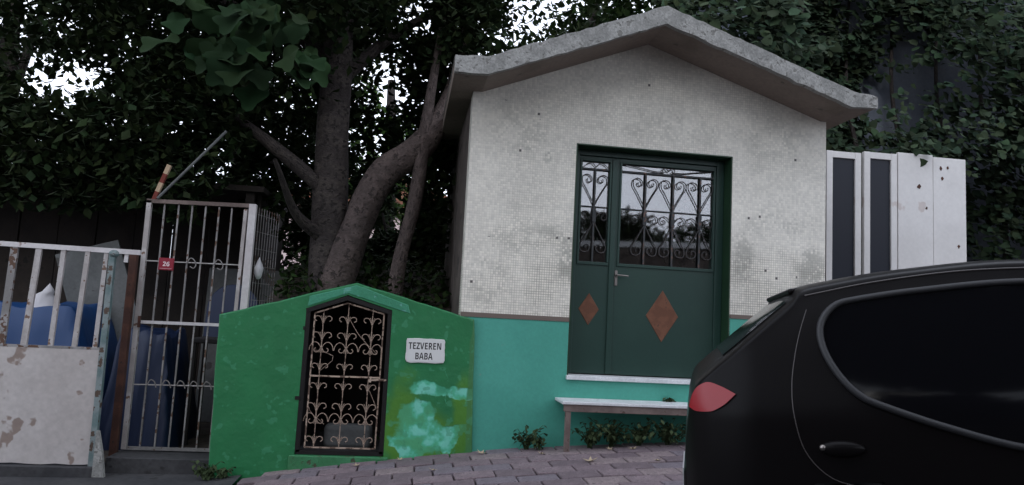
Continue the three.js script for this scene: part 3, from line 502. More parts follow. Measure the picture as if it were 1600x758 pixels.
// ------------------------------------------------------------------ things in the yard
function drape(x0, x1, z0, z1, base, hf, nx = 40, nz = 24) {
  const P = [], U = [], I = []; for (let j = 0; j <= nz; j++) for (let i = 0; i <= nx; i++) { const u = i / nx, v = j / nz, x = lerp(x0, x1, u), z = lerp(z0, z1, v), e = Math.min(u, 1 - u, v, 1 - v); const h = e <= 0 ? 0 : hf(u, v); P.push(x + 0.05 * (fbm(u * 9, v * 9, 2) - 0.5), base + h, z + 0.06 * (fbm(u * 8 + 5, v * 8, 2) - 0.5)); U.push(x, z); }
  for (let j = 0; j < nz; j++) for (let i = 0; i < nx; i++) { const a = j * (nx + 1) + i, b = a + nx + 1; I.push(a, b, a + 1, a + 1, b, b + 1); }
  const g = new THREE.BufferGeometry(); g.setAttribute('position', new THREE.Float32BufferAttribute(P, 3)); g.setAttribute('uv', new THREE.Float32BufferAttribute(U, 2)); g.setIndex(I); g.computeVertexNormals(); return g;
}
const folds = (u, v, k) => 0.10 * (fbm(u * 5 * k + 3, v * 3, 3) - 0.5) + 0.05 * Math.abs(Math.sin(u * 17 * k + 4 * fbm(u * 4, v * 4, 2))) * (1 - v * 0.4);
solo('blue_tarp', drape(-4.6, -2.62, -8.3, -7.05, -0.07, (u, v) => Math.min(1.22, 6.5 * Math.min(u, 1 - u, (1 - v) * 0.9, v * 1.2)) * (0.92 + 0.12 * fbm(u * 4, v * 3, 2)) + folds(u, v, 1)), M.tarp, 'large heap under a crumpled blue tarp behind the white fence bars', 'tarp');
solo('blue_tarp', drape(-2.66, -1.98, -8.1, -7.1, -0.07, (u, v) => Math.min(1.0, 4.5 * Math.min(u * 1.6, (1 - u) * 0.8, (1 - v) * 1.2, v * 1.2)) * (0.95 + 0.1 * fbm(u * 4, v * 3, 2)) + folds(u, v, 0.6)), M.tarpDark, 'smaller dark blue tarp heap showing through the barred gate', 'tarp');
{ // white bag on the tarp
  const g = new THREE.ConeGeometry(0.17, 0.26, 22, 10); const p = g.attributes.position; for (let i = 0; i < p.count; i++) { const n = 0.75 + 0.5 * fbm(p.getX(i) * 9 + 4, p.getY(i) * 9 + p.getZ(i) * 7, 3); p.setX(i, p.getX(i) * n); p.setZ(i, p.getZ(i) * n); if (p.getY(i) > 0.05) p.setX(i, p.getX(i) + 0.03); } g.computeVertexNormals();
  solo('knotted_bag', g, M.bag, 'knotted white bag sitting on top of the blue tarp', 'bag', [-3.33, 1.24, -7.5], [0, 0, 0]);
}
solo('leaning_board', B(-0.3, 0.3, 0, 1.95, -0.02, 0.02, 0.005), M.board, 'pale grey board leaning slantwise behind the fence and blue tarp', 'board', [-2.62, -0.07, -8.15], [-0.03, 0.1, 0.34]);
solo('leaning_board', B(-0.42, 0.42, 0, 1.75, -0.03, 0.03, 0.01), M.board, 'dull grey board standing at the back seen through the barred gate', 'board', [-1.85, -0.07, -8.9], [-0.06, -0.1, 0]);
{ // arched chair back behind the gate
  const c = thing('garden_chair', 'dark plastic chair with arched back behind the yard gate', 'chair', [-1.72, -0.07, -7.7]);
  const back = new THREE.Shape(); back.moveTo(-0.24, 0); back.lineTo(-0.24, 0.3); back.absarc(0, 0.3, 0.24, Math.PI, 0, true); back.lineTo(0.24, 0); const bg = new THREE.ExtrudeGeometry(back, { depth: 0.03, bevelEnabled: true, bevelSize: 0.008, bevelThickness: 0.008, bevelSegments: 1 }); bg.rotateX(-0.15); bg.translate(-1.72, 0.92, -7.85);
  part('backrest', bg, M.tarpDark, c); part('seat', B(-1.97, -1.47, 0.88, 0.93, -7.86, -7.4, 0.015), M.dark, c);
  for (const [x, zz] of [[-1.94, -7.83], [-1.50, -7.83], [-1.94, -7.43], [-1.50, -7.43]]) part('leg', bar([x, -0.07, zz], [x, 0.885, zz], 0.035), M.dark, c);
}
{ // open-fronted lean-to at the back of the yard
  const s = thing('lean_to_shed', 'dark open lean-to shed at the back of the yard', 'shed', [-4.6, -0.07, -9.4]);
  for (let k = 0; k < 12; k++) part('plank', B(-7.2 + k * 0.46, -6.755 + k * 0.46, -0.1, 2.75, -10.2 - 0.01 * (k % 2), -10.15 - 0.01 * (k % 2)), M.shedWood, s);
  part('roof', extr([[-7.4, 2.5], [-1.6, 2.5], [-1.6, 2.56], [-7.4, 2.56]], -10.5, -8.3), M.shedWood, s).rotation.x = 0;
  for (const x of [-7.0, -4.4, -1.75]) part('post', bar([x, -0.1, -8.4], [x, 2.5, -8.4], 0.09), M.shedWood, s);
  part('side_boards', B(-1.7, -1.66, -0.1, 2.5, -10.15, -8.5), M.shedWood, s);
}
// retaining walls that hold the bank
solo('retaining_wall', B(-1.43, -1.38, -0.2, 1.3, -10.5, -7.701), M.concreteDark, 'low dark retaining wall running back beside the yard gate', 'wall');
solo('retaining_wall', B(3.93, 12, 0.1, 1.26, -7.19, -7.12), M.concreteDark, 'low concrete retaining wall under the white door panels', 'wall');
console.log('yard ready');

// ------------------------------------------------------------------ white door panels right of the house
{
  const z = -7.6, y0 = 1.15, pm = mottled([0.60, 0.58, 0.56], [0.65, 0.63, 0.61], [0.54, 0.48, 0.45], { n: 3, rep: 0.6, bump: 0.001, fine: 0.05, seed: 140, lim: 0.7, rough: 0.5 });
  const glass = phys({ color: [0.016, 0.018, 0.026], roughness: 0.35, specularIntensity: 0.35 });
  const glazed = (x0, x1, t0, t1, label, dy) => {
    const o = thing('glazed_door', label, 'door', [(x0 + x1) / 2, y0, z], 'old white doors standing beside the tomb house');
    const w = 0.075; part('frame', merge([B(x0, x0 + w, y0, t0, z, z + 0.05, 0.006), B(x1 - w, x1, y0, t1, z, z + 0.05, 0.006), B(x0 + w - 0.001, x1 - w + 0.001, t0 - w, t0 - 0.002, z + 0.002, z + 0.048, 0.004), B(x0 + w - 0.001, x1 - w + 0.001, y0, y0 + 0.1, z + 0.002, z + 0.048, 0.004)]), pm, o);
    part('dark_panel', B(x0 + w - 0.002, x1 - w + 0.002, y0 + 0.098, t0 - w + 0.002, z + 0.012, z + 0.026), glass, o);
  };
  glazed(4.565, 4.985, 3.33, 3.33, 'white framed door with dark glass nearest the tomb house corner');
  glazed(5.02, 5.425, 3.355, 3.355, 'white framed door with dark glass beside the plain white panels');
  const plain = (x0, x1, t, label, holes, zz) => {
    const o = thing('plain_door', label, 'door', [(x0 + x1) / 2, y0, z], 'old white doors standing beside the tomb house');
    part('sheet', B(x0, x1, y0, t, zz, zz + 0.04, 0.006), pm, o);
    for (const [x, y, r] of holes) { const sh = new THREE.Shape(); for (let k = 0; k < 14; k++) { const a = k / 14 * 6.283, q = r * (0.5 + 0.9 * vnoise(x * 50 + k * 0.9, y * 30)); sh[k ? 'lineTo' : 'moveTo'](Math.cos(a) * q * 0.85, Math.sin(a) * q * 1.15); } sh.closePath(); const g = new THREE.ExtrudeGeometry(sh, { depth: 0.004, bevelEnabled: false }); g.translate(x, y, zz + 0.039); part('rusty_hole', boxUV(g), M.rust, o); }
  };
  plain(5.44, 5.875, 3.38, 'plain white panel with two small rusty holes beside the dark glass door', [[5.70, 3.0, 0.022], [5.79, 2.76, 0.015], [5.85, 2.03, 0.018], [5.93 - 0.12, 2.03, 0.014]], z + 0.004);
  plain(5.885, 6.30, 3.365, 'plain white end panel with rust marks near its top corner', [[5.98, 3.24, 0.022], [6.0, 3.12, 0.02], [6.07, 3.25, 0.017], [6.2, 2.35, 0.02]], z - 0.006);
}

// ------------------------------------------------------------------ trees, creeper
function leafGeo(l, w, kind = 0) {
  const g = new THREE.BufferGeometry();
  const P = kind === 0 ? [[0, 0, 0], [w / 2, l * 0.45, l * 0.06], [0, l, -l * 0.1], [-w / 2, l * 0.45, l * 0.06], [0, l * 0.5, -l * 0.04]]
    : [[0, 0.06 * l, 0], [w * 0.5, l * 0.12, l * 0.05], [w * 0.42, l * 0.55, l * 0.06], [0, l, -l * 0.12], [-w * 0.42, l * 0.55, l * 0.06], [-w * 0.5, l * 0.12, l * 0.05], [0, l * 0.5, -l * 0.03]];
  const n = P.length - 1, I = []; for (let i = 0; i < n; i++) I.push(n, i, (i + 1) % n);
  g.setAttribute('position', new THREE.Float32BufferAttribute(P.flat(), 3)); g.setIndex(I); g.computeVertexNormals(); return g;
}
function leaves(name, parent, pts, geo, mat, seed, [smin, smax], tilt = 1.2, tint = 0.35, base = 0.6) {
  const im = new THREE.InstancedMesh(geo, mat, pts.length); im.name = name; im.castShadow = im.receiveShadow = true; im.userData.kind = 'stuff';
  const r = rng(seed), o = new THREE.Object3D(), c = new THREE.Color(), w = WP.get(parent) || V(0, 0, 0);
  pts.forEach((p, k) => { o.position.set(p[0] - w.x, p[1] - w.y, p[2] - w.z); const yaw = p[3] ?? r() * 6.283; o.rotation.set(0, 0, 0); o.rotation.order = 'YXZ'; o.rotation.set((r() - 0.5) * 2 * tilt + Math.PI * base, yaw + (p[3] !== undefined ? (r() - 0.5) * 1.6 : 0), (r() - 0.5) * 1.6); const s = lerp(smin, smax, r()); o.scale.set(s, s, s); o.updateMatrix(); im.setMatrixAt(k, o.matrix); const b = 1 - tint + 2 * tint * r(); c.setRGB(b * lerp(0.9, 1.25, r()), b, b * lerp(0.8, 1.1, r())); im.setColorAt(k, c); });
  parent.add(im); return im;
}
// clearings between the crowns, where the sky is open
const clearings = [[-4.05, 3.72, -8.9, 0.5, 0.34, 0.9], [-3.75, 3.5, -8.2, 0.42, 0.28, 0.7], [-5.0, 4.35, -11.0, 0.6, 0.42, 1.1], [-5.75, 4.75, -12.6, 0.72, 0.48, 1.2], [-4.4, 4.6, -8.9, 0.25, 0.3, 0.7], [-6.2, 5.9, -12.4, 0.4, 0.45, 1.1], [-0.42, 4.1, -8.9, 0.26, 0.5, 0.8], [-0.36, 3.75, -8.0, 0.2, 0.42, 0.5], [-0.62, 5.25, -12.6, 0.42, 0.7, 1.0], [1.35, 5.0, -8.8, 0.4, 0.4, 0.8], [1.75, 5.9, -10.8, 0.55, 0.5, 1.0], [2.1, 6.7, -12.5, 0.65, 0.6, 1.0], [-2.6, 4.45, -9.0, 0.5, 0.3, 0.9], [-3.6, 5.7, -12.6, 0.7, 0.4, 1.0], [-0.1, 4.8, -8.8, 0.3, 0.3, 0.7], [-0.2, 6.4, -12.6, 0.5, 0.5, 1]];
function clumpPts(list, seed) {
  const r = rng(seed), out = [];
  for (const [cx, cy, cz, rx, ry, rz, n] of list) for (let k = 0; k < n; k++) {
    let x, y, z, q; do { x = r() * 2 - 1; y = r() * 2 - 1; z = r() * 2 - 1; q = x * x + y * y + z * z; } while (q > 1 || (q < 0.3 && r() < 0.5) || fbm(x * 2.2 + cx * 3, y * 2.2 + cy * 3 + z * 2, 2) < 0.40);
    const X = cx + x * rx, Y = cy + y * ry, Z = cz + z * rz; let open = 0; for (const c of clearings) { const d = Math.hypot((X - c[0]) / c[3], (Y - c[1]) / c[4], (Z - c[2]) / c[5]); open = Math.max(open, 1.3 - d + 0.7 * (fbm(X * 5, Y * 5, 2) - 0.5)); }
    if (open > 0.25 && r() < 0.975) continue;
    out.push([X, Y, Z]);
  }
  return out;
}
const L1 = leafGeo(0.12, 0.075), L2 = leafGeo(0.13, 0.12, 1), L3 = (() => { const P = [], I = [], n = 22; for (let k = 0; k < n; k++) { const a = k / n * 6.283, lobe = 0.72 + 0.28 * Math.abs(Math.cos(a * 2.5)), rr = 0.15 * lobe * (0.9 + 0.25 * Math.cos(a)); const x = Math.sin(a) * rr, y = 0.15 + Math.cos(a) * rr * 1.15; P.push([x, y, 0.03 * Math.cos(a * 3) - 0.7 * x * x - 0.6 * (y - 0.15) ** 2]); } P.push([0, 0.13, 0.012]); for (let k = 0; k < n; k++) I.push(n, (k + 1) % n, k); const g = new THREE.BufferGeometry(); g.setAttribute('position', new THREE.Float32BufferAttribute(P.flat(), 3)); g.setIndex(I); g.computeVertexNormals(); return g; })();
{ // big tree behind the niche
  const t = thing('broad_tree', 'big dark tree with thick upright trunk behind the green niche', 'tree', [-0.83, 1.2, -8.2]);
  part('trunk', limbGeo([[-0.78, 1.1, -8.2], [-0.84, 1.9, -8.2], [-0.9, 3.2, -8.25], [-0.94, 4.6, -8.3], [-1.0, 6.2, -8.4]], [0.26, 0.2, 0.175, 0.15, 0.08], 12, 2), M.barkDark, t);
  for (const L of [[[-0.88, 2.5, -8.2], [-1.4, 2.9, -8.1], [-2.2, 3.4, -8.2], [-3.2, 3.6, -8.3]], [[-0.93, 4.0, -8.3], [-1.8, 4.6, -8.6], [-3.2, 5.0, -9]], [[-0.92, 3.8, -8.3], [-0.2, 4.6, -8.5], [0.8, 5.2, -8.6]], [[-0.85, 2.0, -8.2], [-1.15, 2.2, -7.9], [-1.35, 2.7, -7.4]], [[-0.95, 4.4, -8.3], [-1.0, 4.9, -7.2], [-1.2, 4.4, -6.0], [-1.3, 3.6, -5.4]]]) part('limb', limbGeo(L, L.map((_, i) => lerp(0.09, 0.02, i / (L.length - 1))), 7, L[0][1] * 3), M.barkDark, t);
  const pts = clumpPts([[-2.2, 5.2, -8.6, 2.6, 1.1, 1.6, 5200], [-0.5, 5.7, -8.4, 1.8, 1.2, 1.4, 3400], [-3.6, 4.3, -8.8, 1.4, 0.9, 1.2, 2300], [-2.2, 3.7, -8.3, 0.9, 0.8, 0.8, 2600], [-2.7, 3.0, -8.0, 1.0, 0.5, 0.7, 1700], [-0.9, 3.3, -9.4, 0.9, 0.9, 0.5, 1500], [-1.5, 2.7, -8.9, 0.6, 0.6, 0.4, 900], [0.2, 4.9, -8.9, 0.7, 0.6, 0.8, 900], [-1.6, 4.6, -6.9, 1.6, 0.7, 1.3, 3600], [-3.6, 2.8, -7.95, 1.6, 0.7, 0.45, 3600], [-2.5, 2.5, -7.9, 0.6, 0.45, 0.4, 900], [-5.2, 3.1, -8.3, 1.2, 0.8, 0.5, 1800], [-2.4, 4.4, -8.6, 2.4, 1.3, 1.4, 5200], [-0.6, 4.5, -9.3, 0.9, 0.8, 0.5, 1500], [-3.4, 6.6, -8.0, 3.0, 1.1, 2.6, 5200], [-0.2, 7.0, -7.6, 2.2, 0.9, 2.2, 3000]], 11);
  leaves('crown', t, pts, L1, M.leafDark, 12, [0.7, 1.25]);
  const big = clumpPts([[-1.15, 3.3, -5.6, 0.36, 0.36, 0.25, 30], [-1.5, 3.4, -5.7, 0.4, 0.3, 0.3, 22]], 13).map((p) => [...p, 0]);
  leaves('large_leaves', t, big, L3, M.leafBig, 14, [0.6, 1.05], 0.5, 0.35, 0.88);
}
{ // leaning tree
  const t = thing('leaning_tree', 'pale-barked tree trunk leaning right behind the niche roof', 'tree', [-0.72, 1.2, -8.0]);
  part('trunk', limbGeo([[-0.80, 1.1, -7.9], [-0.70, 1.6, -7.95], [-0.55, 2.2, -8.0], [-0.33, 2.75, -8.05], [0.05, 3.1, -8.1], [0.35, 3.7, -8.2], [0.5, 4.7, -8.4]], [0.23, 0.185, 0.165, 0.16, 0.14, 0.11, 0.06], 12, 5, 0.1), M.bark, t);
  part('limb', limbGeo([[0.2, 3.4, -8.15], [0.9, 4.0, -8.7], [1.4, 4.8, -9.6]], [0.08, 0.05, 0.02], 7, 8), M.bark, t);
  leaves('crown', t, clumpPts([[0.55, 4.6, -8.4, 0.7, 0.8, 0.7, 2000], [-0.05, 3.9, -8.8, 0.5, 0.8, 0.5, 900], [0.3, 3.1, -9.0, 0.5, 0.9, 0.4, 900], [0.35, 3.6, -8.9, 0.35, 0.7, 0.4, 600], [1.3, 5.5, -9.8, 1.3, 0.75, 1, 1700], [0.4, 2.8, -8.9, 0.5, 0.8, 0.5, 600], [0.3, 5.9, -8.6, 0.9, 0.6, 0.9, 1200]], 21), L1, M.leafDark, 22, [0.7, 1.2]);
}
{ // thin tree close to the house
  const t = thing('slender_tree', 'thin grey tree trunk between the leaning trunk and the house wall', 'tree', [-0.1, 1.2, -7.9]);
  part('trunk', limbGeo([[-0.12, 1.1, -7.9], [-0.08, 1.8, -7.92], [0.04, 2.5, -8.0], [0.1, 3.3, -8.05], [0.22, 4.6, -8.1]], [0.1, 0.085, 0.075, 0.07, 0.03], 9, 9), M.bark, t);
  leaves('crown', t, clumpPts([[0.3, 3.6, -8.5, 0.25, 0.6, 0.3, 500], [0.3, 4.4, -8.3, 0.4, 0.5, 0.5, 600]], 31), L1, M.leafDark, 32, [0.7, 1.15]);
}
const bgTree = (label, x, z, h, list, seed, mat, group) => { const y = terrain(x, z); const t = thing('far_tree', label, 'tree', [x, y, z], group); part('trunk', limbGeo([[x, y - 0.2, z], [x + 0.1, y + h * 0.4, z], [x, y + h * 0.8, z]], [0.22, 0.17, 0.08], 8, seed), M.barkDark, t); for (const c of list) part('limb', limbGeo([[x + 0.05, y + h * 0.35, z], [lerp(x, c[0], 0.5), lerp(y + h * 0.4, c[1], 0.6), lerp(z, c[2], 0.5)], [c[0], c[1], c[2]]], [0.08, 0.05, 0.02], 6, seed + c[0]), M.barkDark, t); leaves('crown', t, clumpPts(list, seed), L1, mat, seed + 1, [1.0, 1.7]); };
bgTree('dark tree standing behind the shed at the far left', -6.3, -12, 6, [[-6.5, 5.6, -12, 1.9, 1.4, 1.5, 2600], [-6.6, 3.3, -11.5, 2.2, 1.5, 1.2, 4200], [-7.6, 4.6, -11.5, 1.5, 1.5, 1.2, 2400], [-4.9, 3.0, -11.6, 1.4, 0.8, 1.0, 1700], [-7.6, 7.2, -12, 2.2, 1.2, 1.5, 1800], [-5.2, 7.4, -12, 1.6, 0.9, 1.3, 1300]], 41, M.leafDark);
bgTree('tree with thinner crown behind the shed roof middle', -3.0, -13, 6, [[-3.0, 6.6, -13, 2.0, 1.2, 1.4, 2200], [-2.6, 4.6, -12.6, 1.6, 1.1, 1.0, 2600], [-1.0, 6.4, -12.6, 1.6, 1.2, 1.0, 2400], [-4.8, 5.6, -12.6, 1.4, 1.2, 1.0, 1900], [-3.4, 3.0, -12.2, 1.6, 0.8, 1.0, 1700], [-1.3, 3.0, -12.4, 1.1, 1.0, 0.8, 1900]], 51, M.leafDark);
bgTree('lighter green tree seen far off between the two trunks', -0.6, -16, 5, [[-0.5, 4.3, -16, 1.3, 1.3, 1.2, 1700], [0.8, 5.2, -16, 1.2, 1.0, 1.0, 1100], [-1.8, 5.8, -16, 1.1, 0.9, 1.0, 800]], 61, leafMat(0.06, 0.12, 0.03, 0.35));
bgTree('green tree rising behind the gable of the tomb house', 3.0, -12.5, 6.5, [[2.9, 6.6, -12.5, 1.3, 1.1, 1.0, 1900], [4.2, 7.0, -12.4, 1.5, 1.2, 1.0, 2200], [3.8, 5.6, -12, 1.3, 0.8, 0.8, 1600]], 71, M.leafMid);
{ // undergrowth on the bank
  const r = rng(91), pts = []; for (let k = 0; k < 2600; k++) { const x = lerp(-1.35, 0.45, r()), z = lerp(-7.15, -9.5, Math.pow(r(), 1.5)); pts.push([x, terrain(x, z) + r() * r() * 0.32, z]); }
  const u = new THREE.InstancedMesh(L1, M.leafDark, 1); const g = new THREE.Group(); g.name = 'undergrowth'; g.userData = { kind: 'stuff', label: 'low dark ground plants on the bank behind the niche', category: 'undergrowth' }; scene.add(g); WP.set(g, V(0, 0, 0)); leaves('ground_leaves', g, pts, L1, M.leafMid, 92, [0.5, 1.0]);
}
{ // bushes that close the view under the crowns
  const t = thing('dark_shrub', 'dark bushes filling the gap behind the tree trunks', 'shrub', [-0.4, terrain(-0.4, -10.8), -10.8]);
  for (const x of [-1.1, -0.4, 0.3]) part('stem', limbGeo([[x, terrain(x, -10.8) - 0.1, -10.8], [x + 0.1, 2.2, -10.8], [x, 2.7, -10.8]], [0.05, 0.035, 0.015], 6, x * 3 + 9), M.barkDark, t);
  leaves('foliage', t, clumpPts([[-1.1, 2.1, -10.8, 0.7, 0.65, 0.5, 2200], [-0.3, 1.95, -10.8, 0.7, 0.5, 0.5, 2000], [0.4, 2.2, -10.6, 0.6, 0.8, 0.5, 2000]], 95), L1, M.leafDark, 96, [0.8, 1.3]);
}
{ // far pale house glimpsed between the trunks
  const h = thing('far_house', 'pinkish house wall glimpsed between the tree trunks', 'house', [-0.2, 1.5, -24]);
  part('wall', B(-4.5, 2.4, 1.0, 4.6, -26, -24), M.wallPink, h); part('roof', extr([[-4.9, 4.6], [2.8, 4.6], [-1, 5.8]], -26.3, -23.7), M.roofTile, h);
  for (const x of [-3.2, -0.8, 1.0]) { const w = part('window', B(x, x + 0.9, 2.6, 3.8, -24, -23.97), M.dark, h); part('frame', B(x - 0.06, x + 0.96, 2.52, 2.6, -24, -23.94), M.whitePaint, w); }
}
{ // creeper over a neighbouring building
  const b = thing('neighbour_building', 'blue-grey building mostly hidden under the hanging creeper', 'building', [8, 1, -10.6]);
  part('wall', B(4.9, 14, 0.5, 9.2, -13, -10.3), M.wallBlue, b); part('coping', B(4.8, 14.1, 9.2, 9.35, -13.1, -10.2), M.concrete, b);
  const c = thing('creeper', 'mass of ivy-like creeper hanging over the building on the right', 'creeper', [7, 1.2, -9.4]);
  for (let k = 0; k < 9; k++) { const x = 4.2 + k * 0.75; part('stem', limbGeo([[x, 1.1, -9.9], [x + 0.2, 3, -9.9], [x - 0.1, 5, -10], [x + 0.1, 7.5, -10.1]], [0.05, 0.04, 0.03, 0.015], 6, k + 3), M.barkDark, c); }
  const r = rng(101), pts = [];
  let guard = 0; while (pts.length < 42000 && guard++ < 400000) {
    const x = lerp(3.4, 12.5, r()), y = lerp(1.2, 8.2, r());
    const n = fbm(x * 0.9 + 4, y * 0.6, 3), n2 = fbm(x * 2.3, y * 1.9 + 7, 3);
    if (n2 < 0.33 && r() < 0.7) continue;
    if (Math.hypot((x - 6.9) / 0.36, (y - 4.8) / 0.45) + 0.9 * (fbm(x * 4, y * 4 + 2, 2) - 0.5) < 1 && r() < 0.985) continue;
    const bulge = 2.1 * sstep(0.3, 0.66, n) + 1.0 * (n2 - 0.4), near = sstep(4.6, 3.6, x) ? 0.5 : 0;
    pts.push([x, y, -10.2 + Math.max(0.05, bulge) * (0.55 + 0.45 * r()) + (r() - 0.5) * 0.15, (r() - 0.5) * 0.9]);
  }
  leaves('foliage', c, pts, L2, M.leafIvy, 102, [0.6, 1.25], 0.7, 0.5, 0.82);
  const tr = []; const r2 = rng(111); for (let k = 0; k < 900; k++) { const s = Math.floor(r2() * 7), x0 = 4.6 + s * 0.42 + 0.1 * hash2(s, 3), y = 3.4 + r2() * 0.75 - (s % 3) * 0.1; tr.push([x0 + (r2() - 0.5) * 0.5, y + 0.12, -7.5 - r2() * r2() * 1.2, (r2() - 0.5)]); } 
  leaves('hanging_tendrils', c, tr.filter((p) => p[2] < -7.8 || (p[2] > -7.54 && p[1] < 3.62 && hash2(Math.round(p[0] * 90), 7) < 0.35)), L2, M.leafIvy, 112, [0.5, 0.9], 0.7, 0.5, 0.85);
}
console.log('trees ready');

// ------------------------------------------------------------------ weeds and fallen leaves
function weed(x, z, h, n, seed, label, y = gy(x, z)) {
  const t = thing('weed', label, 'weed', [x, y, z], 'weeds at the foot of the walls'); const r = rng(seed);
  for (let k = 0; k < n; k++) {
    const a = r() * 6.283, l = h * (0.45 + 0.6 * r()), sp = h * 1.15 * r(), tip = V(x + Math.cos(a) * sp, y + l, z + Math.abs(Math.sin(a)) * sp * 0.8);
    const L = []; L.push(tube([V(x + (r() - 0.5) * 0.04, y - 0.01, z), V(lerp(x, tip.x, 0.4), y + l * 0.6, lerp(z, tip.z, 0.3)), tip], 0.0022, 6, 4));
    for (let j = 0; j < 4; j++) { const lg = new THREE.BufferGeometry(); const s = 0.038 + 0.03 * r(), w = s * 0.62; lg.setAttribute('position', new THREE.Float32BufferAttribute([0, 0, 0, w / 2, 0.004, s * 0.5, 0, -0.008, s, -w / 2, 0.004, s * 0.5], 3)); lg.setAttribute('uv', new THREE.Float32BufferAttribute([0, 0, 1, 0, 1, 1, 0, 1], 2)); lg.setIndex([0, 1, 2, 0, 2, 3]); lg.computeVertexNormals(); lg.rotateX(0.2 + r() * 0.7); lg.rotateY(r() * 6.283); const q = lerp(0.5, 1, j / 3); lg.translate(lerp(x, tip.x, q * q), y + l * q, lerp(z, tip.z, q * q)); L.push(lg); }
    part('leafy_stem', merge(L), M.leafWeed, t);
  }
}
weed(1.12, -6.42, 0.2, 20, 201, 'dark leafy weed at the teal wall left of the bench post');
weed(1.22, -6.38, 0.10, 9, 202, 'tiny weed right beside the dark leafy weed left of the bench');
weed(1.66, -6.36, 0.22, 30, 203, 'weed under the bench nearest its brown post'); weed(1.86, -6.38, 0.24, 32, 204, 'second weed from the post under the bench'); weed(2.10, -6.36, 0.22, 30, 205, 'third weed from the post under the bench'); weed(2.36, -6.36, 0.24, 32, 206, 'weed under the bench by the car tail'); weed(2.6, -6.36, 0.22, 28, 207, 'weed under the bench half behind the car');
weed(2.40, -6.46, 0.05, 7, 208, 'tiny weed sprouting on top of the bench', 0.596);
weed(-1.48, -6.42, 0.15, 18, 209, 'weed at the lower left corner of the green niche'); weed(-1.36, -6.40, 0.09, 10, 210, 'small weed under the left end of the green niche');
{
  const s = new THREE.Shape(); const n = 5; for (let k = 0; k < n * 2; k++) { const a = k / (n * 2) * 6.283, r = k % 2 ? 0.016 : 0.045; s[k ? 'lineTo' : 'moveTo'](Math.cos(a) * r, Math.sin(a) * r); } s.closePath();
  const g = new THREE.ExtrudeGeometry(s, { depth: 0.0015, bevelEnabled: false, curveSegments: 2 }); g.rotateX(-Math.PI / 2); const p = g.attributes.position; for (let i = 0; i < p.count; i++) { const q = Math.hypot(p.getX(i), p.getZ(i)); p.setY(i, p.getY(i) + q * q * 9 * (p.getX(i) > 0 ? 1 : 0.5)); } g.computeVertexNormals();
  const spots = [[1.52, -5.78, 'large dry leaf lying on the pavers in front of the bench'], [1.80, -6.22, 'dry leaf lying at the weeds under the bench'], [1.20, -6.16, 'dry leaf on the pavers left of the bench post'], [2.05, -5.72, 'dry leaf on the pavers near the car bumper'], [-0.3, -6.3, 'dry leaf on the pavers below the niche gate'], [0.72, -6.33, 'dry leaf at the foot of the teal wall'], [0.3, -5.85, 'dry leaf on the pavers before the green niche wall'], [2.0, -6.2, 'dry leaf on the pavers under the middle of the bench'], [0.05, -6.36, 'dry leaf touching the green wall below the turquoise patch']];
  spots.forEach(([x, z, label], k) => { const m = solo('fallen_leaf', g, M.dryLeaf, label, 'leaf', [x, gy(x, z) + 0.008, z], [0, k * 1.7, 0.06], 'dry leaves on the pavement'); const q = k === 0 ? 1.4 : 0.75 + 0.4 * hash2(k, 5); m.scale.set(q, q, q); });
}

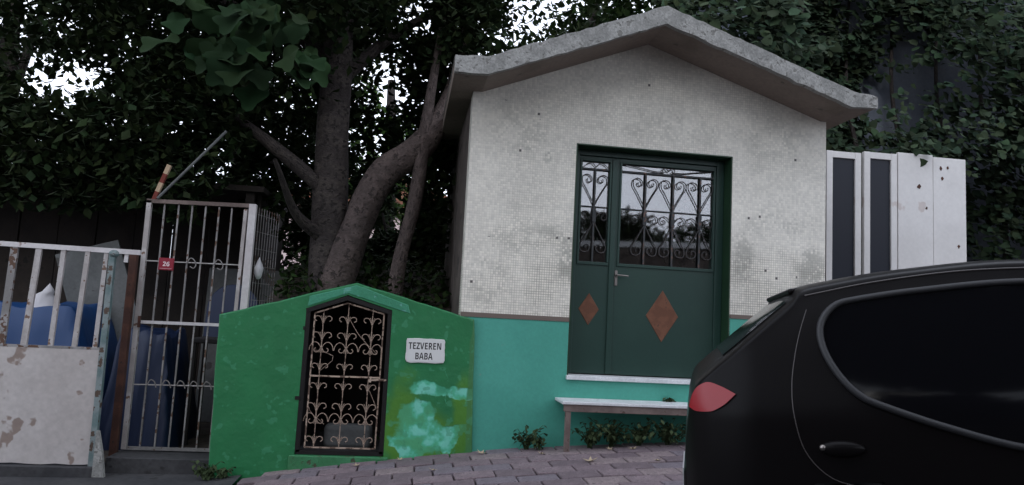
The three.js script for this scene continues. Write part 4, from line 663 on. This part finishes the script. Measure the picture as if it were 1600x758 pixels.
// ------------------------------------------------------------------ parked hatchback
{
  const paint = phys({ color: [0.005, 0.0042, 0.0045], roughness: 0.34, specularIntensity: 0.22 });
  const glassD = phys({ color: [0.004, 0.004, 0.005], roughness: 0.08, specularIntensity: 0.25 });
  const trimM = std({ color: [0.018, 0.018, 0.02], roughness: 0.55 }), seamHighlight = std({ color: [0.06, 0.052, 0.05], roughness: 0.35 });  // seam lines are lighter than the paint: edge highlight put into their colour
  const lampM = phys({ color: [0.30, 0.008, 0.014], roughness: 0.3 });
  const tyre = std({ color: [0.015, 0.015, 0.015], roughness: 0.9 }), rim = std({ color: [0.35, 0.35, 0.36], roughness: 0.35, metalness: 0.8 });
  const pw = (T) => (s) => { let k = 0; while (k < T.length - 2 && s > T[k + 1][0]) k++; const p = (i) => T[clamp(i, 0, T.length - 1)]; const [x0, y0] = p(k), [x1, y1] = p(k + 1), h = x1 - x0, m = (i) => { const a = p(i - 1), b = p(i), c = p(i + 1); if (a === b || c === b) return c === a ? 0 : (c[1] - a[1]) / (c[0] - a[0]); const d1 = (b[1] - a[1]) / (b[0] - a[0]), d2 = (c[1] - b[1]) / (c[0] - b[0]); return d1 * d2 <= 0 ? 0 : 2 * d1 * d2 / (d1 + d2); }; const t = clamp((s - x0) / h), t2 = t * t, t3 = t2 * t; return (2 * t3 - 3 * t2 + 1) * y0 + (t3 - 2 * t2 + t) * h * m(k) + (-2 * t3 + 3 * t2) * y1 + (t3 - t2) * h * m(k + 1); };
  const T = pw([[0, 0.74], [0.02, 0.90], [0.05, 0.995], [0.10, 1.045], [0.22, 1.145], [0.36, 1.262], [0.475, 1.36], [0.50, 1.395], [0.62, 1.425], [0.95, 1.475], [1.35, 1.505], [1.8, 1.475], [2.15, 1.38], [2.5, 1.2], [2.85, 1.01], [3.0, 0.955], [3.4, 0.86], [3.7, 0.74], [3.85, 0.6]]);
  const plan = pw([[0, 0.66], [0.04, 0.76], [0.12, 0.865], [0.3, 0.95], [0.7, 0.99], [1.2, 1], [2.6, 1], [3.2, 0.96], [3.6, 0.87], [3.85, 0.72]]);
  const wid = (h) => h < 0.86 ? 0.80 + 0.035 * Math.sin(clamp((h - 0.2) / 0.66) * Math.PI * 0.62 + 0.3) : 0.834 - 0.255 * Math.pow((h - 0.86) / 0.6, 1.22);
  const W0 = wid(0.8599) - 0.834;
  const sideZ = (s, h) => plan(s) * (wid(h) - (h < 0.86 ? W0 : 0));
  const EDGE = 0.05;
  const P = (s, v) => { const t = T(s), he = t - EDGE; if (v <= 0.7) { const h = lerp(0.2, he, v / 0.7); return V(s, h, sideZ(s, h)); } const a = clamp((v - 0.7) / 0.3, 0, 0.99999), q = a * Math.PI / 2, we = sideZ(s, he); return V(s, he + EDGE * Math.pow(Math.sin(q), 0.75), we * Math.pow(Math.cos(q), 0.55)); };
  const nrm = (s, h) => { const e = 0.01, a = V(s, h, sideZ(s, h)), b = V(s + e, h, sideZ(s + e, h)), c = V(s, h + e, sideZ(s, h + e)); return b.sub(a).cross(c.sub(a)).normalize(); };
  const on = (s, h, off = 0, q = 1) => { const n = nrm(s, h); return V(s + n.x * off, h + n.y * off, (sideZ(s, h) + n.z * off) * q); };
  const car = thing('parked_hatchback', 'black hatchback parked in front of the tomb house, tail towards the bench', 'car', [0, 0, 0]);
  const wheels = [[0.62, 0.3], [3.08, 0.3]];
  const S = []; for (let i = 0; i <= 96; i++) { const u = i / 96; S.push(u < 0.25 ? 0.56 * Math.pow(u / 0.25, 1.3) : lerp(0.56, 3.85, (u - 0.25) / 0.75)); }
  const NV = 40, grid = (q) => {
    const Pp = [], I = []; for (const s of S) for (let j = 0; j <= NV; j++) { const p = P(s, j / NV); Pp.push(p.x, p.y, p.z * q); }
    for (let i = 0; i < S.length - 1; i++) for (let j = 0; j < NV; j++) { const sm = (S[i] + S[i + 1]) / 2, pm = P(sm, (j + 0.5) / NV); if (pm.z > 0.4 && wheels.some(([a, b]) => Math.hypot(sm - a, pm.y - b) < 0.325)) continue; const a = i * (NV + 1) + j, b = a + NV + 1; if (q > 0) I.push(a, b, a + 1, a + 1, b, b + 1); else I.push(a, a + 1, b, b, a + 1, b + 1); }
    const g = new THREE.BufferGeometry(); g.setAttribute('position', new THREE.Float32BufferAttribute(Pp, 3)); g.setIndex(I); g.computeVertexNormals(); return g;
  };
  const cap = (s) => { const L = []; for (let j = 0; j <= NV; j++) L.push(P(s, j / NV)); const Pp = [], I = []; for (const p of L) { Pp.push(p.x, p.y, p.z, p.x, p.y, -p.z); } for (let j = 0; j < NV; j++) { const a = j * 2; I.push(a, a + 2, a + 1, a + 1, a + 2, a + 3); } const g = new THREE.BufferGeometry(); g.setAttribute('position', new THREE.Float32BufferAttribute(Pp, 3)); g.setIndex(I); g.computeVertexNormals(); return g; };
  const strip = (l) => mergeGeometries(l.map((g) => { const q = g.index ? g.toNonIndexed() : g.clone(); for (const k of Object.keys(q.attributes)) if (!['position', 'normal'].includes(k)) q.deleteAttribute(k); return q; }));
  part('body', strip([grid(1), grid(-1), cap(0), cap(3.85), B(0.05, 3.8, 0.16, 0.24, -0.6, 0.6)]), paint, car);
  const patch = (s0, s1, lo, hi, off, q, ns = 30, nh = 10) => { const Pp = [], I = []; for (let i = 0; i <= ns; i++) { const s = lerp(s0, s1, i / ns), a = lo(s), b = hi(s); for (let j = 0; j <= nh; j++) { const p = on(s, lerp(a, b, j / nh), off, q); Pp.push(p.x, p.y, p.z); } } for (let i = 0; i < ns; i++) for (let j = 0; j < nh; j++) { const a = i * (nh + 1) + j, b = a + nh + 1; I.push(a, b, a + 1, a + 1, b, b + 1); } const g = new THREE.BufferGeometry(); g.setAttribute('position', new THREE.Float32BufferAttribute(Pp, 3)); g.setIndex(I); g.computeVertexNormals(); return g; };
  const hiW = (s) => T(s) - 0.115, belt = pw([[0.45, 1.03], [0.56, 0.99], [0.65, 0.95], [0.94, 0.845], [1.25, 0.765], [1.6, 0.73], [2.0, 0.725], [2.7, 0.74]]);
  // rear side window: rounded nose at its back end
  const rnd = (s, s0, r) => { const d = clamp((s - s0) / r); return Math.sqrt(1 - (1 - d) * (1 - d)); };
  const win = (s0, s1, r0, r1) => { const mid = (s) => lerp(belt(s), hiW(s), 0.62); return [s0, s1, (s) => lerp(mid(s), belt(s), Math.min(rnd(s, s0, r0), r1 ? rnd(2 * s1 - s, s1, r1) : 1)), (s) => lerp(mid(s), hiW(s), Math.min(rnd(s, s0, r0 * 0.7), r1 ? rnd(2 * s1 - s, s1, r1) : 1))]; };
  const outline = ([s0, s1, lo, hi], off, q) => { const pts = [], n = 26; for (let i = 0; i <= n; i++) { const t = i / n, s = lerp(s0, s1, t * t); pts.push(on(s, lo(s), off, q)); } for (let i = n; i > 0; i--) { const t = i / n, s = lerp(s0, s1, t * t); pts.push(on(s, hi(s), off, q)); } return pts; };
  for (const q of [1, -1]) {
    const wr = win(0.56, 1.52, 0.16, 0), wf = win(1.60, 2.42, 0.02, 0.5);
    const a = part('side_window', patch(...wr, 0.004, q, 40, 12), glassD, car); part('window_trim', tube(outline(wr, 0.006, q), 0.015, 120, 6, true), trimM, a);
    const b = part('side_window', patch(...wf, 0.004, q, 40, 12), glassD, car); part('window_trim', tube(outline(wf, 0.006, q), 0.011, 120, 6, true), trimM, b);
    const ln = (L) => tube(L.map(([s, h]) => on(s, h, 0.0005, q)), 0.0022, 50, 5);
    part('door_seam', ln([[0.52, 1.29], [0.485, 1.2], [0.455, 1.1], [0.432, 0.98], [0.432, 0.86], [0.47, 0.72], [0.56, 0.63], [0.76, 0.58], [0.93, 0.46], [1.0, 0.26]]), seamHighlight, car);
    part('door_seam', ln([[1.56, 1.3], [1.56, 1.0], [1.555, 0.7], [1.55, 0.4], [1.55, 0.26]]), seamHighlight, car);
    part('door_seam', ln([[2.6, 0.92], [2.64, 0.7], [2.62, 0.4], [2.6, 0.26]]), seamHighlight, car);
    part('roof_seam', tube([[0.52, 0], [0.8, 0], [1.2, 0], [1.7, 0], [2.1, 0]].map(([s]) => on(s, T(s) - EDGE - 0.003, 0.001, q)), 0.004, 40, 5), seamHighlight, car);
    const hd = (s) => { const c = on(s, 0.745, 0.004, q), g = new THREE.SphereGeometry(1, 18, 10); g.scale(0.085, 0.032, 0.026); g.translate(c.x, c.y, c.z); return g; };
    const h1 = part('door_handle', hd(0.60), paint, car); const kh = new THREE.SphereGeometry(0.013, 10, 8); const kc = on(0.528, 0.748, 0.016, q); kh.translate(kc.x, kc.y, kc.z); part('lock', kh, M.chrome, h1); part('door_handle', hd(1.72), paint, car);
    // tail lamp: leaf shape on the rear corner
    const lo = pw([[0.03, 0.875], [0.06, 0.862], [0.11, 0.866], [0.16, 0.89], [0.215, 0.94]]), hi = pw([[0.03, 0.883], [0.045, 0.93], [0.07, 0.966], [0.11, 0.985], [0.16, 0.97], [0.215, 0.942]]);
    const lg = patch(0.03, 0.215, lo, (s) => Math.min(hi(s), T(s) - EDGE - 0.002), 0.010, q, 24, 10); part('tail_lamp', lg, lampM, car);
    part('head_lamp', patch(3.35, 3.74, (s) => 0.60 + 0.0 * s, (s) => Math.min(0.76, T(s) - EDGE - 0.01), 0.006, q), std({ color: [0.5, 0.5, 0.52], roughness: 0.1 }), car);
    const mm = new THREE.SphereGeometry(1, 16, 12); mm.scale(0.1, 0.075, 0.11); mm.translate(2.42, 0.98, q * 0.93); const ar = bar([2.45, 0.92, q * 0.80], [2.42, 0.96, q * 0.92], 0.03); part('wing_mirror', strip([mm, ar]), paint, car);
    for (const [wx, wy] of wheels) {
      const w = part('wheel', new THREE.TorusGeometry(0.235, 0.068, 12, 36).scale(1, 1, 1.35).translate(wx, wy, q * 0.72), tyre, car);
      const spokes = [new THREE.CylinderGeometry(0.19, 0.19, 0.02, 28).rotateX(Math.PI / 2).translate(wx, wy, q * 0.74)]; for (let k = 0; k < 5; k++) { const an = k * 1.2566; spokes.push(bar([wx, wy, q * 0.762], [wx + Math.cos(an) * 0.17, wy + Math.sin(an) * 0.17, q * 0.762], 0.045, 0.02)); } part('rim', strip(spokes), rim, w);
      part('wheel_arch', new THREE.TorusGeometry(0.33, 0.022, 8, 30, Math.PI * 1.15).rotateZ(-0.23).translate(wx, wy, q * (wx < 1 ? 0.795 : 0.80)), trimM, car);
      part('arch_liner', new THREE.CylinderGeometry(0.325, 0.325, 0.3, 28, 1, true).rotateX(Math.PI / 2).translate(wx, wy, q * 0.645), tyre, car);
    }
  }
  const topPatch = (s0, s1, k, off) => { const Pp = [], I = [], ns = 16, nz = 20; for (let i = 0; i <= ns; i++) for (let j = 0; j <= nz; j++) { const s = lerp(s0, s1, i / ns), z = lerp(-1, 1, j / nz), we = sideZ(s, T(s) - EDGE), c = Math.abs(z) * k, q = Math.acos(Math.pow(c, 1 / 0.55)); Pp.push(s, T(s) - EDGE + EDGE * Math.pow(Math.sin(q), 0.75) + off, z * k * we); } for (let i = 0; i < ns; i++) for (let j = 0; j < nz; j++) { const a = i * (nz + 1) + j, b = a + nz + 1; I.push(a, a + 1, b, b, a + 1, b + 1); } const g = new THREE.BufferGeometry(); g.setAttribute('position', new THREE.Float32BufferAttribute(Pp, 3)); g.setIndex(I); g.computeVertexNormals(); return g; };
  part('rear_window', topPatch(0.17, 0.45, 0.86, 0.006), glassD, car); part('windscreen', topPatch(2.14, 2.83, 0.88, 0.006), glassD, car);
  part('spoiler', B(0.468, 0.57, 1.362, 1.39, -0.5, 0.5, 0.014), paint, car);
  part('rear_bumper', (() => { const g = new RoundedBoxGeometry(0.14, 0.3, 0.9, 4, 0.06); g.translate(0.055, 0.46, 0); return g; })(), paint, car);
  part('number_plate', B(-0.022, -0.014, 0.44, 0.55, -0.25, 0.25), std({ color: [0.5, 0.5, 0.5] }), car);
  part('aerial', tube([[1.9, 1.43, 0], [1.78, 1.55, 0], [1.65, 1.68, 0]], 0.004, 6, 5), trimM, car);
  car.rotation.order = 'YXZ'; car.rotation.set(0, THREE.MathUtils.degToRad(-22), THREE.MathUtils.degToRad(3.5)); car.position.set(1.52, 0.04, -3.7);
}
console.log('car ready');

// ------------------------------------------------------------------ across the street (mirrored in the door panes and the car)
{
  const w = thing('opposite_wall', 'long pale garden wall across the street behind the viewer', 'wall', [2, -0.2, 5.4]);
  part('wall', extr([[-16, -0.6], [18, -0.2], [18, 3.9], [7, 3.4], [3.4, 3.25], [0, 2.9], [-16, 1.9]], 5.4, 5.65), M.darkenedPlaster, w);
  part('coping', merge([bar([-16, 1.95, 5.5], [0, 2.95, 5.5], 0.14, 0.4), bar([0.01, 2.95, 5.5], [3.4, 3.3, 5.5], 0.14, 0.4), bar([3.41, 3.3, 5.5], [7, 3.45, 5.5], 0.14, 0.4), bar([7.01, 3.45, 5.5], [18, 3.95, 5.5], 0.14, 0.4)]), M.sill, w);
  for (let k = 0; k < 7; k++) {
    const x = -9 + k * 3.6, z = 7.2 + (k % 2) * 0.6; const t = thing('street_tree', 'dark tree growing along the garden wall across the street', 'tree', [x, -0.3, z], 'trees behind the opposite wall');
    part('trunk', limbGeo([[x, -0.4, z], [x + 0.1, 1.8, z], [x, 3.6, z]], [0.2, 0.16, 0.08], 8, k + 40), M.barkDark, t);
    leaves('crown', t, clumpPts([[x, 3.5, z, 2.1, 1.0, 0.9, 2200], [x + 0.6, 4.1, z, 1.0, 0.5, 0.7, 600]], 300 + k), leafGeo(0.2, 0.14), M.leafDark, 320 + k, [0.8, 1.4]);
  }
  // unseen tree behind the viewer, added to keep sky reflections off the car
  const t = thing('sky_blocker_tree', 'added unseen tree behind the viewer that blocks sky reflections on the car', 'tree', [-3.5, -0.3, 5.0]);
  part('trunk', limbGeo([[-3.5, -0.5, 4.9], [-3.4, 2.5, 4.9], [-3.0, 5.2, 4.6], [-2.2, 7.2, 4.0]], [0.3, 0.24, 0.2, 0.1], 10, 71), M.barkDark, t);
  part('limb', limbGeo([[-3.0, 5.0, 4.6], [-0.5, 6.6, 3.6], [3, 7.2, 3.0]], [0.14, 0.09, 0.03], 8, 73), M.barkDark, t);
  leaves('crown', t, clumpPts([[0.0, 4.3, 4.7, 2.7, 1.7, 0.6, 5200], [-5.5, 5.2, 4.6, 2.6, 1.8, 0.9, 3200], [-1.0, 7.6, 3.4, 3.6, 1.2, 2.2, 5200], [2.6, 6.8, 3.0, 3.0, 1.6, 2.0, 6500], [6.5, 8.2, 2.6, 2.8, 0.9, 2.0, 3000]], 401), leafGeo(0.24, 0.18), M.leafDark, 402, [0.9, 1.5]);
}
scene.traverse((o) => { if (o.isMesh) { o.castShadow = true; o.receiveShadow = true; } });
renderer.render(scene, camera);
